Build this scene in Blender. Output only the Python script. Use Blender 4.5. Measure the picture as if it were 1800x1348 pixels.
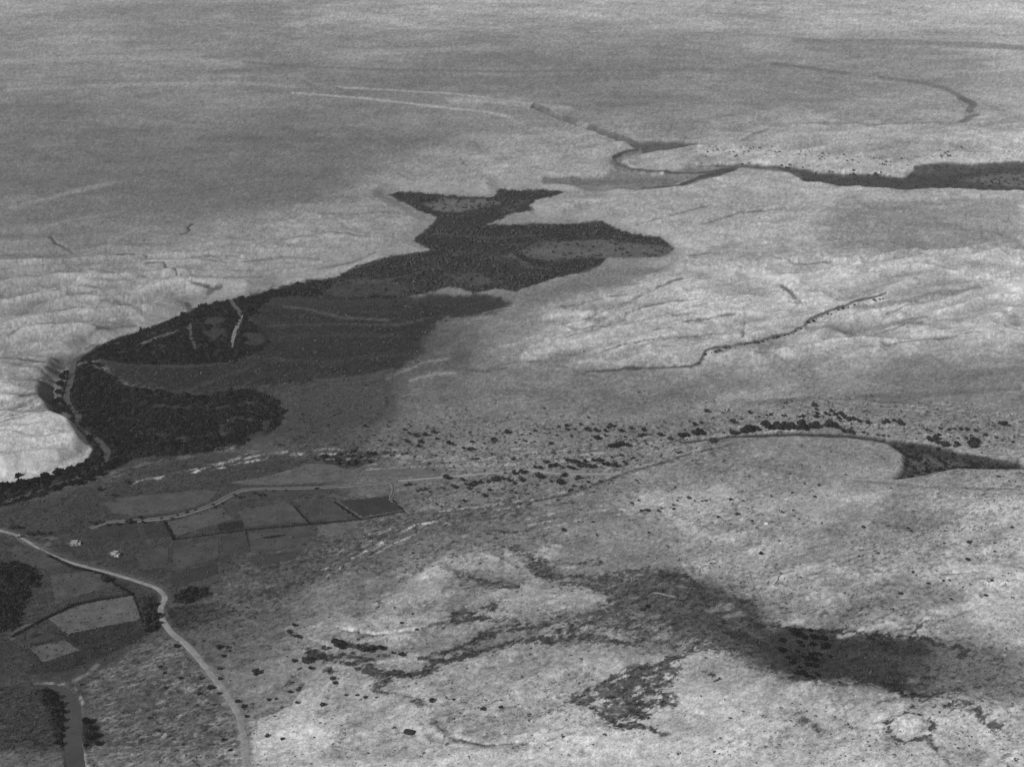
import bpy, bmesh, math, random
import numpy as np
random.seed(7); RNG = np.random.default_rng(7)
scene = bpy.context.scene
for o in list(bpy.data.objects): bpy.data.objects.remove(o)
C = scene.collection

# ------------------------------------------------------------------ camera, sky, sun, exposure
H = 600.0                      # flying height above the valley floor, metres
PITCH = math.radians(21.5)
FPX = 2614.0                   # focal length in units of 1/1800 of the frame width
cam_d = bpy.data.cameras.new('camera'); cam = bpy.data.objects.new('camera', cam_d); C.objects.link(cam)
cam.location = (0, 0, H); cam.rotation_euler = (math.pi/2 - PITCH, 0, 0)
cam_d.sensor_width = 36; cam_d.lens = 36*FPX/1800; cam_d.clip_start = 1; cam_d.clip_end = 40000
scene.camera = cam

SUN_EL = math.radians(35); SUN_FROM = math.atan2(-0.66, -0.75)   # the sun stands behind and left of the camera
w = bpy.data.worlds.new('World'); scene.world = w; w.use_nodes = True
nt = w.node_tree; nt.nodes.clear()
sky = nt.nodes.new('ShaderNodeTexSky'); sky.sky_type = 'NISHITA'; sky.sun_disc = False
sky.sun_elevation = SUN_EL; sky.sun_rotation = math.pi + SUN_FROM*0 + math.atan2(0.66, 0.75)
bw = nt.nodes.new('ShaderNodeRGBToBW'); bg = nt.nodes.new('ShaderNodeBackground'); wo = nt.nodes.new('ShaderNodeOutputWorld')
bg.inputs['Strength'].default_value = 0.07
nt.links.new(sky.outputs[0], bw.inputs[0]); nt.links.new(bw.outputs[0], bg.inputs[0]); nt.links.new(bg.outputs[0], wo.inputs[0])
sl = bpy.data.lights.new('sun', 'SUN'); sl.energy = 4.55; sl.angle = math.radians(0.6); sl.color = (1, 1, 1)
so = bpy.data.objects.new('sun', sl); C.objects.link(so)
sx, sy = -0.66*math.cos(SUN_EL), -0.75*math.cos(SUN_EL); sz = math.sin(SUN_EL)
from mathutils import Vector, Matrix
so.rotation_euler = Vector((sx, sy, sz)).to_track_quat('Z', 'Y').to_euler(); so.location = (-300, -300, 900)
scene.view_settings.view_transform = 'Standard'; scene.view_settings.look = 'None'
scene.view_settings.exposure = 0.12; scene.view_settings.gamma = 1; scene.view_settings.use_curve_mapping = False
scene.render.engine = 'CYCLES'
scene.cycles.use_denoising = False
scene.cycles.max_bounces = 4; scene.cycles.volume_bounces = 0; scene.cycles.transparent_max_bounces = 4

# ------------------------------------------------------------------ survey: photo point <-> ground
CT, ST = math.cos(PITCH), math.sin(PITCH)
def to_ground(u, v, z=0.0):
    u = np.asarray(u, float); v = np.asarray(v, float)
    k = (674.0 - v)/FPX; dz = -ST + k*CT
    t = (z - H)/dz
    return t*(u - 900.0)/FPX, t*(CT + k*ST)
def to_chart(x, y):
    d = y*CT + H*ST; up = y*ST - H*CT
    return 900.0 + FPX*x/d, 674.0 - FPX*up/d
def chart(pts, z=0.0):
    if not z: return [(float(a), float(b)) for a, b in pts]
    out = []
    for a, b in pts:
        x, y = to_ground(a, b, z); c = to_chart(x, y); out.append((float(c[0]), float(c[1])))
    return out
def metres_per_px(v):
    dep = PITCH + math.atan((v - 674.0)/FPX)
    return H/math.sin(dep)/FPX

# ------------------------------------------------------------------ the grid of the ground sheet
def axis(a, b, step, far_lo, far_hi, grow=1.13):
    core = list(np.arange(a, b + step*.5, step))
    lo, s = [], step
    q = a
    while q > far_lo:
        s *= grow; q -= s; lo.append(max(q, far_lo))
    hi, s, q = [], step, core[-1]
    while q < far_hi:
        s *= grow; q += s; hi.append(min(q, far_hi))
    return np.array(lo[::-1] + core + hi)
UA = axis(-120, 1920, 2.05, -1700, 3500)
VA = axis(-20, 1375, 1.65, -200, 2300)
NU, NV = len(UA), len(VA)
UU, VV = np.meshgrid(UA, VA)
XX, YY = to_ground(UU, VV)

def _perm(seed):
    r = np.random.default_rng(seed); a = r.uniform(0, 2*np.pi, (256, 256)).astype(np.float32)
    return np.cos(a), np.sin(a)
def perlin(x, y, seed):
    gx, gy = _perm(seed)
    xi = np.floor(x); yi = np.floor(y); fx = (x - xi).astype(np.float32); fy = (y - yi).astype(np.float32)
    xi = xi.astype(np.int64) & 255; yi = yi.astype(np.int64) & 255; x1 = (xi+1) & 255; y1 = (yi+1) & 255
    u = fx*fx*fx*(fx*(fx*6-15)+10); v = fy*fy*fy*(fy*(fy*6-15)+10)
    a = gx[yi, xi]*fx + gy[yi, xi]*fy; b = gx[yi, x1]*(fx-1) + gy[yi, x1]*fy
    c = gx[y1, xi]*fx + gy[y1, xi]*(fy-1); d = gx[y1, x1]*(fx-1) + gy[y1, x1]*(fy-1)
    return (1.5*((a + u*(b-a)) + v*((c + u*(d-c)) - (a + u*(b-a))))).astype(np.float32)
def fbm(x, y, seed, octv=3, gain=.5):
    s = 0; a = 1; t = 0
    for i in range(octv):
        s = s + a*perlin(x*2**i + 17.3*i, y*2**i + 5.1*i, seed+i); t += a; a *= gain
    return s/t
def ridged(x, y, seed, octv=3, gain=.5):
    s = 0; a = 1; t = 0
    for i in range(octv):
        s = s + a*(1 - 2*np.abs(perlin(x*2**i + 3.7*i, y*2**i + 9.1*i, seed+i))); t += a; a *= gain
    return s/t
def sstep(t): t = np.clip(t, 0, 1); return t*t*(3-2*t)

EDGE_A = fbm(UU/12, VV/7, 11, 3, .6); EDGE_B = fbm(UU/60, VV/28, 21, 2)
ba = math.radians(38); bx = XX*math.cos(ba) + YY*math.sin(ba); by = -XX*math.sin(ba) + YY*math.cos(ba)
PATCH = fbm(bx/24, by/9, 31, 4, .75)*1.25

def _win(pts, m):
    p = np.array(pts)
    i0 = np.searchsorted(UA, p[:, 0].min()-m); i1 = np.searchsorted(UA, p[:, 0].max()+m)
    j0 = np.searchsorted(VA, p[:, 1].min()-m); j1 = np.searchsorted(VA, p[:, 1].max()+m)
    return slice(j0, max(j1, j0+1)), slice(i0, max(i1, i0+1))
def _segd(U, V, a, b, yw):
    ax, ay = a; bx, by = b; ay *= yw; by *= yw
    dx, dy = bx-ax, by-ay; L = dx*dx + dy*dy + 1e-9
    t = np.clip(((U-ax)*dx + (V*yw-ay)*dy)/L, 0, 1)
    return np.hypot(U-ax-t*dx, V*yw-ay-t*dy)
def poly_mask(pts, soft=3, rough=2.0, z=0.0, yw=1.6, brk=0, inset=0, fine=1.6):
    """1 inside the outline, 0 outside; heights in the chart count yw times (the ground is seen at a slant)"""
    pts = chart(pts, z); W = _win(pts, soft*2 + rough*4 + 4)
    U, V = UU[W], VV[W]; d = np.full(U.shape, 1e9); ins = np.zeros(U.shape, bool)
    n = len(pts)
    for k in range(n):
        a, b = pts[k], pts[(k+1) % n]
        d = np.minimum(d, _segd(U, V, a, b, yw))
        if a[1] != b[1]:
            c = (a[1] > V) != (b[1] > V)
            xi = (b[0]-a[0])*(V-a[1])/(b[1]-a[1]) + a[0]
            ins ^= c & (U < xi)
    s = np.where(ins, d, -d) + rough*(EDGE_A[W]*fine + EDGE_B[W]*1.6)
    m = sstep((s + soft - inset)/(2*soft))
    if brk: m = m*sstep((PATCH[W] + 1.0 - brk*1.15)/.35)
    return W, m
def stroke_mask(pts, width, soft=2, rough=1.0, z=0.0, yw=1.6, brk=0):
    pts = chart(pts, z); W = _win(pts, width + soft*2 + rough*4 + 4)
    U, V = UU[W], VV[W]; d = np.full(U.shape, 1e9)
    for a, b in zip(pts, pts[1:]): d = np.minimum(d, _segd(U, V, a, b, yw))
    s = width/2 - d + rough*(EDGE_A[W]*1.6 + EDGE_B[W]*1.2)
    m = sstep((s + soft)/(2*soft))
    if brk: m = m*sstep((PATCH[W] + 1.0 - brk*1.15)/.35)
    return W, m

# ------------------------------------------------------------------ relief
PLZ = 7.0     # height of the pale western terrace above the flood plain
upland_pts = [(-1700, 843), (12, 840), (60, 832), (110, 820), (145, 806), (161, 788), (158, 772), (140, 752), (112, 735), (100, 722), (92, 706),
    (95, 688), (108, 668), (116, 648), (126, 632), (160, 612), (215, 592), (262, 578), (322, 552), (345, 540), (410, 524), (440, 521), (490, 502),
    (560, 492), (600, 476), (640, 462), (700, 450), (757, 441), (728, 424), (752, 402), (775, 392), (720, 362), (680, 342), (700, 336), (868, 344), (880, 331), (960, 331),
    (1003, 336)]
upland_pts = upland_pts + [(1060, 338)] + chart([(985, 340), (940, 348), (928, 358), (938, 366), (890, 377), (850, 390)], 5) + [
    (1000, 391), (1062, 392), (1108, 411), (1166, 421), (1190, 436)] + chart([(1120, 455), (1200, 480)], 6) + [(1500, 520), (3500, 560), (3500, -400), (-1700, -400)]
hgt = np.zeros_like(XX)
HILLS = np.zeros_like(hgt); RID = ridged(bx/120 + .4*fbm(XX/90, YY/90, 61, 2), by/48, 63, 3, .5)
W, m_up = poly_mask(upland_pts, soft=15, rough=1.2, inset=14, fine=.15)
east = sstep((UU - 1000)/500)*sstep((VV - 330)/170)
up_full = np.zeros_like(hgt); up_full[W] = m_up
hgt += (.5 + .5*sstep((VV - 430)/110))*PLZ*up_full*(1 - .75*east)
# eroded ridges of the western terrace
ra = math.radians(-14); rx = XX*math.cos(ra) - YY*math.sin(ra); ry = XX*math.sin(ra) + YY*math.cos(ra)
wx = rx + 30*fbm(XX/160, YY/160, 41, 2); wy = ry + 22*fbm(XX/130, YY/130, 43, 2)
west = up_full*sstep((900 - UU)/700)*sstep((VV - 370)/130)
WR = ridged(wx/330, wy/95, 45, 2, .4); WR2 = ridged(wx/90, wy/30, 49, 3)
hgt += west*(15.0*WR + 2.8*WR2 + .5*ridged(wx/34, wy/15, 53, 2) - 4.0)
# general undulation
hgt += 5.0*fbm(XX/700, YY/700, 51, 2) + 1.6*fbm(XX/150, YY/150, 53, 2)*(.35 + .65*sstep((UU - 500)/300))
hgt += .55*fbm(XX/38, YY/38, 55, 2) + .16*fbm(XX/9, YY/9, 57, 2)*sstep((VV - 500)/300)
hgt += 9*sstep((250 - VV)/300)*fbm(XX/900, YY/420, 59, 4, .55)
# dissected hills to the right of the middle, the rolling ground below
def hill_zone(pts, soft):
    W, m = poly_mask(pts, soft=soft, rough=6); z = np.zeros_like(hgt); z[W] = m; return z
ba = math.radians(38); bx = XX*math.cos(ba) + YY*math.sin(ba); by = -XX*math.sin(ba) + YY*math.cos(ba)
zone = hill_zone([(900, 620), (980, 545), (1180, 480), (1500, 450), (1800, 430), (1950, 600), (1640, 620), (1400, 640), (1220, 645), (1040, 655)], 40)
hgt += zone*(6.5*RID + .5*ridged(bx/36, by/18, 65, 2) + 2); HILLS = np.maximum(HILLS, zone)
zone = hill_zone([(1150, 880), (1500, 860), (1950, 880), (1950, 1090), (1600, 1120), (1250, 1030)], 40)
hgt += zone*3.6*RID; HILLS = np.maximum(HILLS, .7*zone)
zone = hill_zone([(430, 1240), (560, 1000), (800, 960), (1100, 1050), (1330, 1150), (1600, 1215), (1900, 1240), (1900, 1450), (430, 1450)], 40)
HILLS = np.maximum(HILLS, .75*zone); hgt += zone*(3.2*RID + .5*ridged(bx/34, by/16, 73, 2))
zone = hill_zone([(300, 470), (700, 280), (1100, 200), (1900, 190), (1900, 430), (1200, 470), (800, 330), (640, 455)], 40)*up_full
HILLS = np.maximum(HILLS, .5*zone); hgt += zone*(3.4*RID + .8*ridged(bx/40, by/30, 77, 2))
def press(mask, depth):
    W, m = mask; hgt[W] -= depth*m
# the far gorge, its side arms and the incised stream bed on the right
GZ = 7.0
gorge_right = [(1215, 284), (1330, 285), (1400, 291), (1440, 299), (1500, 301), (1590, 305), (1606, 294), (1650, 289), (1700, 282), (1800, 282), (2400, 288), (2400, 318),
               (1800, 328), (1640, 325), (1600, 329), (1560, 327), (1500, 322), (1470, 320), (1412, 313), (1404, 304), (1370, 290), (1310, 287)]
gorge_mid = [(1120, 247), (1150, 245), (1228, 247), (1205, 254), (1165, 260), (1130, 264), (1100, 271), (1092, 279), (1112, 294), (1165, 300), (1215, 286), (1300, 288), (1272, 301), (1238, 312), (1200, 322), (1120, 329), (1030, 324), (980, 312),
             (1060, 302), (1082, 291), (1075, 277), (1092, 266), (1118, 258), (1100, 244)]
press(poly_mask(gorge_right, soft=7, rough=.5, z=GZ), 7)
press(poly_mask(gorge_mid, soft=7, rough=.5, z=GZ), 5)
press(stroke_mask([(940, 184), (975, 198), (1010, 211), (1040, 224), (1065, 232), (1100, 244)], 9, 3, z=GZ), 7)
stream_bed = [(1560, 768), (1600, 772), (1640, 777), (1680, 788), (1720, 803), (1790, 810), (2300, 830), (2300, 846), (1790, 817), (1680, 816), (1650, 822), (1605, 832), (1575, 835), (1590, 815), (1592, 792)]
press(poly_mask(stream_bed, soft=8, rough=.8, fine=.2), 5.5)
press(stroke_mask([(1200, 772), (1290, 762), (1400, 757), (1490, 758), (1560, 768)], 10, 5), 2.5)
dash_line = [(1030, 655), (1120, 651), (1215, 645), (1230, 640), (1240, 624), (1270, 615), (1330, 603), (1390, 588), (1412, 578), (1420, 568), (1450, 557), (1475, 546), (1500, 538), (1555, 525)]
press(stroke_mask(dash_line, 9, 8), .25)
gullies_left = [[(40, 638), (62, 642), (82, 645), (114, 640)], [(54, 654), (78, 662), (100, 664), (118, 655)], [(62, 670), (75, 666), (98, 664)], [(40, 710), (70, 704), (95, 702)],
                [(88, 415), (98, 428), (118, 440), (130, 445)], [(196, 452), (225, 448), (245, 451), (258, 456)], [(260, 468), (288, 468), (293, 476), (308, 484), (314, 492)], [(320, 412), (334, 404), (330, 398), (340, 392)],
                [(340, 505), (372, 509), (390, 507)]]
CRESTS = [[(78, 510), (110, 510), (130, 511), (143, 515)], [(20, 562), (53, 548), (116, 534), (169, 528), (239, 530)], [(70, 562), (116, 551), (148, 557)], [(20, 597), (70, 582), (116, 577), (150, 585)], [(-60, 632), (12, 630), (56, 635)], [(-60, 770), (14, 751), (70, 737), (116, 727), (131, 737)], [(-40, 735), (14, 728), (53, 717), (90, 709)],
          [(100, 490), (150, 486), (200, 489)], [(120, 478), (170, 480), (220, 485), (262, 494)], [(150, 545), (200, 540), (250, 552)], [(60, 540), (110, 528), (170, 520)], [(10, 535), (60, 526), (110, 522)], [(160, 590), (210, 572), (240, 566)], [(330, 500), (400, 488), (460, 486)], [(420, 460), (500, 450), (560, 455)], [(300, 460), (360, 452), (420, 452)], [(500, 420), (580, 408), (650, 415)], [(560, 470), (620, 455), (660, 440)]]
for g in CRESTS: press(stroke_mask(g, 4, 5, 1.2, z=7), 1.6)
RILLS = [[(972, 548), (1065, 532), (1152, 515), (1200, 497)], [(1000, 596), (1079, 575), (1150, 566), (1210, 560)], [(1052, 628), (1110, 612), (1166, 602), (1266, 590)], [(1306, 598), (1309, 568)], [(1373, 505), (1390, 522), (1408, 536)], [(1100, 560), (1160, 540), (1230, 535)], [(1150, 590), (1220, 570), (1290, 560)], [(990, 580), (1050, 560)], [(1450, 600), (1540, 590), (1620, 570)], [(1560, 555), (1610, 540), (1660, 530)],
         [(1340, 450), (1400, 470), (1460, 468)], [(1560, 610), (1640, 600), (1720, 590)], [(1240, 400), (1300, 380), (1380, 372)], [(1120, 400), (1180, 385), (1250, 365)], [(1060, 1200), (1110, 1182), (1190, 1150)], [(1420, 1010), (1470, 995), (1520, 975)], [(1620, 1030), (1660, 1010), (1720, 1000)], [(1560, 1080), (1610, 1060)], [(660, 1062), (700, 1045), (745, 1022)], [(740, 1068), (780, 1046), (800, 1028)], [(480, 1256), (520, 1228), (536, 1200)], [(1650, 1090), (1700, 1070), (1740, 1050)], [(600, 1112), (660, 1118), (740, 1114)], [(800, 1300), (860, 1312), (930, 1310)]]
for g in RILLS: press(stroke_mask(g, 4, 6, 2), 1.7)
for g in gullies_left: press(stroke_mask(g, 4, 4, 1.2, z=7), 1.8)
# a pale mound ringed by bushes, lower right
dm = np.hypot((UU - 1598)/30, (VV - 1277)/19); hgt += 2.2*np.exp(-dm**4)*(1 + .5*EDGE_A) - .5*np.exp(-((dm - 1.25)/.25)**2)
# farmed land is smooth
W, m = poly_mask([(-200, 860), (20, 850), (200, 880), (420, 800), (700, 830), (740, 900), (560, 960), (300, 1080), (240, 1130), (150, 1190), (-200, 1220)], soft=25, rough=3)
smooth_h = 5.0*fbm(XX[W]/700, YY[W]/700, 51, 2) + .25*fbm(XX[W]/60, YY[W]/60, 55, 2)
hgt[W] = hgt[W]*(1 - m) + smooth_h*m
# river channels
river_a = [(150, 622), (133, 632), (128, 646), (126, 662), (121, 684), (117, 702), (126, 718), (139, 733), (134, 748), (152, 763), (174, 776), (190, 794), (182, 812), (150, 834), (110, 850), (60, 866), (0, 884), (-120, 906), (-300, 925)]
river_b = [(62, 1204), (84, 1206), (102, 1213), (118, 1226), (127, 1246), (129, 1268), (127, 1300), (132, 1340), (140, 1400), (150, 1480)]
river_c = [(328, 558), (331, 564), (333, 571), (333, 582), (337, 599), (345, 616), (370, 622), (402, 622), (408, 612), (410, 596), (415, 580), (424, 560), (420, 548), (410, 536), (405, 528)]
water_level = {}
def channel(pts, width, name):
    W, m = stroke_mask(pts, width, 5, .4); lvl = []
    hgt[W] -= 1.3*m

# ---- sample the ground
for pts, wd in ((river_a, 15), (river_b[2:], 34), (river_b[:3], 10), (river_c, 9)):
    channel(pts, wd, '')
def idx(u, v):
    fi = np.interp(u, UA, np.arange(NU)); fj = np.interp(v, VA, np.arange(NV))
    return fi, fj
def sample(arr, x, y):
    u, v = to_chart(np.asarray(x, float), np.asarray(y, float)); fi, fj = idx(u, v)
    i = np.clip(fi.astype(int), 0, NU-2); j = np.clip(fj.astype(int), 0, NV-2); a = fi-i; b = fj-j
    return arr[j, i]*(1-a)*(1-b) + arr[j, i+1]*a*(1-b) + arr[j+1, i]*(1-a)*b + arr[j+1, i+1]*a*b
def height(x, y): return sample(hgt, x, y)
def plant(u, v):
    """ground position seen at a photo point"""
    z = 0.0
    for _ in range(6):
        x, y = to_ground(u, v, z); z = .4*z + .6*float(height(x, y))
    x, y = to_ground(u, v, z)
    return float(x), float(y), float(height(x, y))

# ------------------------------------------------------------------ tone and cover of the ground
GRID_U = [0, 150, 300, 450, 600, 750, 900, 1050, 1200, 1350, 1500, 1650, 1800]
GRID_V = [0, 100, 200, 300, 400, 500, 600, 700, 800, 900, 1000, 1100, 1200, 1300]
SOIL = np.array([  # base grey of the ground by cell, much darker towards the lower left
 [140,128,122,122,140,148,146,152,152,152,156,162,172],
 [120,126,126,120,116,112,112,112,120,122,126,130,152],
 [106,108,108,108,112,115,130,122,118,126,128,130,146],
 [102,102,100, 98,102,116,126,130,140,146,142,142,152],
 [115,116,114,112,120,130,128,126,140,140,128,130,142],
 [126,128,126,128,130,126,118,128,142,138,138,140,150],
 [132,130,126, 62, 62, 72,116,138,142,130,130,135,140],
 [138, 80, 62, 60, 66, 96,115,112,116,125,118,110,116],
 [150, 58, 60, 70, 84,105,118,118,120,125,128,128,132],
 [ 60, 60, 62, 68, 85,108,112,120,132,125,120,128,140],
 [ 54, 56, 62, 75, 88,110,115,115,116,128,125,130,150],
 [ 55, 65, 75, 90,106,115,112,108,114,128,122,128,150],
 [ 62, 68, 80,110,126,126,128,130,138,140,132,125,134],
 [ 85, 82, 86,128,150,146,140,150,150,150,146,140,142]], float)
def grid_tone(U, V):
    fu = np.interp(U, GRID_U, np.arange(13)); fv = np.interp(V, GRID_V, np.arange(14))
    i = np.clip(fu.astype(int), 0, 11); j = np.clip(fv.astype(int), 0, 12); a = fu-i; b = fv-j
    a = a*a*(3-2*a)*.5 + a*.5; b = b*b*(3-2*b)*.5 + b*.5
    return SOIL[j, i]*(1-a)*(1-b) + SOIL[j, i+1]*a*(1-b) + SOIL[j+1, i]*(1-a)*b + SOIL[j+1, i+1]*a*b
tone = grid_tone(UU + 40*EDGE_B, VV + 14*EDGE_B - 14*up_full)
# patches of paler and darker earth; the diagonal streaks imitate shrub shadows in colour
near = sstep((VV - 380)/420)
tone *= 1 + .20*fbm(XX/260, YY/190, 81, 5, .65) + .20*near*fbm(bx/55, by/32, 85, 4, .65) + .09*near*PATCH
tone *= 1 + .15*sstep((480 - VV)/300)*fbm(XX/420, YY/330, 89, 5, .6) + .05*fbm(XX/60, YY/60, 93, 3)
tone *= 1 + HILLS*.28*np.clip(RID + .1, -.9, .9)
tone *= 1 + west*(.20*np.clip(WR, -1, 1) + .12*WR2 - .13)
scrub = np.clip(.35 + .5*fbm(XX/120, YY/120, 91, 3), 0, 1)*sstep((VV - 560)/250)
mosaic = np.zeros_like(tone)
FLX = fbm(bx/7.5, by/4.6, 141, 4, .75)*1.5
def paint(mk, g, sc=None, mo=None, op=1.0):
    W, m = mk
    if sc is not None and sc >= .8: m = sstep((m - .46 + .85*FLX[W])/.42)*sstep(m/.12)      # scrub thins out into single bushes at its edge
    m = m*op
    tone[W] = tone[W]*(1-m) + g*m
    if sc is not None: scrub[W] = scrub[W]*(1-m) + sc*m
    if mo is not None: mosaic[W] = mosaic[W]*(1-m) + mo*m
P, S = poly_mask, stroke_mask

# ---- far plain
for pts, wd, g, op in [
    ([(10, 155), (200, 146), (420, 141), (540, 148)], 10, 140, .6), ([(10, 105), (150, 100), (330, 100), (420, 110)], 16, 142, .6),
    ([(380, 125), (470, 118), (530, 112)], 14, 100, .7), ([(440, 107), (560, 115), (700, 121), (900, 122), (1250, 118)], 7, 97, .7), ([(550, 130), (700, 138), (900, 140), (1150, 128)], 26, 104, .6),
    ([(515, 158), (640, 169), (760, 183), (860, 195), (900, 204)], 6, 152, .9), ([(550, 143), (600, 149), (680, 154), (780, 160), (840, 166), (940, 180)], 5, 150, .9),
    ([(790, 172), (860, 176), (930, 182), (1000, 186)], 12, 146, .7), ([(540, 143), (585, 147), (605, 154)], 4, 88, .7),
    ([(440, 95), (480, 75), (520, 45), (560, 30)], 14, 110, .5), ([(520, 40), (600, 25), (680, 30), (740, 45)], 18, 158, .6), ([(620, 90), (760, 86), (860, 80)], 14, 150, .4),
    ([(20, 360), (110, 338), (180, 322), (250, 308)], 12, 128, .8), ([(30, 352), (60, 346), (90, 341)], 3, 96, .8), ([(265, 346), (330, 336), (400, 325), (450, 316)], 3.5, 84, .8),
    ([(60, 402), (120, 385), (205, 372), (230, 362)], 6, 130, .6), ([(20, 212), (150, 208), (350, 205), (480, 200)], 10, 118, .5), ([(180, 170), (400, 178), (560, 183)], 14, 122, .5),
    ([(1400, 70), (1560, 72), (1700, 76), (1800, 82)], 16, 112, .7), ([(1420, 85), (1560, 92), (1700, 90)], 8, 118, .6), ([(1360, 110), (1430, 118), (1490, 126)], 10, 98, .8),
    ([(1080, 60), (1250, 62), (1400, 58)], 14, 128, .5), ([(980, 108), (1150, 116), (1360, 125)], 16, 106, .55), ([(1550, 133), (1610, 139), (1660, 150), (1690, 165), (1708, 180)], 9, 100, .85),
    ([(1690, 168), (1712, 178), (1704, 192)], 14, 88, .8), ([(1700, 205), (1718, 200), (1690, 212)], 9, 92, .8), ([(1325, 217), (1400, 216), (1460, 214), (1550, 216), (1690, 214)], 4, 108, .8), ([(1305, 243), (1330, 232), (1350, 226)], 5, 106, .8)]:
    paint(S(pts, wd, 3, 1.2, z=8), g, op=op)
for pts, g in [([(1500, 340), (1790, 345), (1795, 420), (1560, 440), (1420, 420)], 122), ([(1180, 340), (1420, 325), (1300, 400), (1200, 420)], 140), ([(640, 300), (760, 280), (1000, 230), (1100, 300), (900, 330), (700, 335)], 138),
               ([(380, 380), (640, 345), (740, 400), (640, 455), (480, 495), (360, 520), (330, 450)], 136), ([(1060, 340), (1300, 310), (1420, 340), (1200, 400), (1080, 385), (1000, 385)], 142),
               ([(200, 300), (560, 260), (640, 300), (400, 370), (200, 380)], 100)]:
    paint(P(pts, 22, 10, z=12), g, op=.6)
# rims of the gorge
paint(S([(1230, 262), (1300, 262), (1400, 270), (1500, 280), (1590, 292), (1640, 278), (1790, 268)], 26, 6, 5, z=GZ), 166, op=.8)
paint(S([(1230, 260), (1300, 258), (1400, 266), (1500, 276), (1590, 286), (1650, 270), (1790, 262)], 18, 2, 4, z=GZ, brk=.95), 104, op=.7)
paint(S([(1300, 300), (1400, 322), (1500, 332), (1640, 336), (1790, 336)], 10, 4, 3, z=GZ), 148, op=.7)
paint(P(gorge_mid, 5, 3, z=GZ), 110, 0)
paint(P(gorge_right, 2.2, 1.5, z=GZ), 62, 0)
paint(P([(1225, 285), (1320, 286), (1400, 296), (1430, 306), (1380, 300), (1300, 290)], 3, 1, z=GZ), 92)
paint(P([(1690, 312), (1730, 304), (1800, 300), (2300, 300), (2300, 322), (1800, 325), (1730, 320)], 6, 4, z=GZ-6), 92)
paint(P([(1605, 293), (1660, 288), (1790, 283), (2300, 290), (2300, 300), (1790, 293), (1680, 300), (1610, 306)], 3, 1.5, z=GZ-4), 70)
paint(P([(1120, 247), (1150, 245), (1228, 247), (1205, 254), (1165, 260), (1130, 264)], 2.5, 1, z=GZ), 78)
for pts, wd, g in [([(1120, 262), (1095, 268), (1078, 276), (1090, 285), (1112, 296), (1160, 300), (1230, 300), (1290, 292)], 4.5, 62), ([(940, 184), (960, 191), (975, 200), (1010, 211)], 9, 88), ([(1035, 222), (1065, 233), (1100, 244), (1125, 256)], 9, 80),
                   ([(1200, 318), (1235, 306), (1290, 294)], 10, 66), ([(1130, 327), (1180, 323), (1205, 319)], 5, 72), ([(960, 315), (1050, 315), (1180, 312)], 16, 100)]:
    paint(S(pts, wd, 2, 1, z=GZ-3), g)
paint(S([(1205, 312), (1192, 319)], 5, 1.5, .3, z=GZ-5), 128)
for pts, wd, g in [([(700, 300), (715, 308), (730, 310)], 4, 100), ([(810, 275), (820, 285)], 4, 98), ([(560, 372), (640, 370), (700, 368)], 6, 108), ([(1280, 440), (1245, 438), (1210, 446)], 3, 92), ([(1050, 305), (1075, 300)], 4, 110)]:
    paint(S(pts, wd, 2, 1, z=10), g, op=.8)

# ---- flood plain: dry grass, crops, thicket floor
paint(P([(440, 519), (512, 517), (730, 522), (850, 519), (905, 535), (870, 553), (775, 562), (738, 598), (742, 622), (695, 655), (600, 668), (540, 672), (440, 664), (330, 690), (240, 660), (180, 648), (165, 630), (412, 640)], 9, 6), 50, .6)
paint(P([(440, 540), (700, 535), (850, 530), (780, 560), (735, 610), (690, 650), (540, 665), (450, 655)], 14, 7, brk=.5), 40, .78, op=.85)
paint(P([(480, 690), (560, 680), (690, 660), (700, 720), (660, 745), (560, 760), (500, 790), (470, 760)], 14, 5), 66, .25)
for pts, wd, g in [([(500, 540), (540, 545), (600, 560), (680, 565)], 7, 86), ([(470, 575), (560, 572), (700, 573), (760, 560)], 4, 80), ([(560, 548), (700, 552), (740, 530)], 10, 52), ([(460, 600), (560, 590), (700, 592)], 14, 52), ([(430, 630), (560, 640), (700, 625)], 12, 54), ([(500, 655), (600, 660), (690, 645)], 9, 46),
                   ([(440, 660), (540, 672), (640, 664), (690, 652)], 4, 80), ([(680, 668), (712, 655), (745, 640), (790, 632)], 5, 122)]:
    paint(S(pts, wd, 4, 2), g, op=.8)
thick_far1 = [(682, 341), (702, 336), (868, 344), (880, 331), (960, 331), (1001, 336), (968, 343), (940, 348), (928, 359), (938, 366), (890, 376), (860, 389), (800, 393), (778, 387), (742, 370), (720, 359)]
thick_far2 = [(728, 423), (758, 398), (800, 395), (1000, 392), (1062, 393), (1106, 411), (1165, 421), (1185, 436), (1165, 452), (1110, 452), (1062, 450), (1056, 466), (1020, 482), (980, 489), (940, 500), (905, 515), (872, 509), (830, 517), (790, 504),
              (740, 520), (690, 526), (620, 527), (560, 523), (512, 518), (490, 505), (560, 494), (592, 488), (640, 463), (700, 452), (757, 441)]
paint(P(thick_far1, 3, 3.2), 56, .78); paint(P(thick_far2, 3.5, 3.6), 55, .78); paint(P(thick_far1, 3, 4, brk=.3), 47, .78); paint(P(thick_far2, 4, 4, brk=.5), 45, .78)
paint(P([(745, 357), (775, 346), (850, 347), (876, 354), (850, 362), (800, 372), (760, 367)], 5, 4, brk=.25), 92, .2)
paint(P([(900, 440), (985, 424), (1060, 428), (1160, 436), (1172, 448), (1110, 451), (1052, 448), (1000, 458), (930, 462), (885, 452)], 7, 6, brk=.35), 80, .4)
paint(P([(530, 506), (640, 496), (715, 505), (700, 519), (600, 522)], 8, 5, brk=.4), 56, .5); paint(P([(780, 482), (840, 478), (860, 494), (800, 502)], 7, 6, brk=.5), 68, .6)
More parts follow.
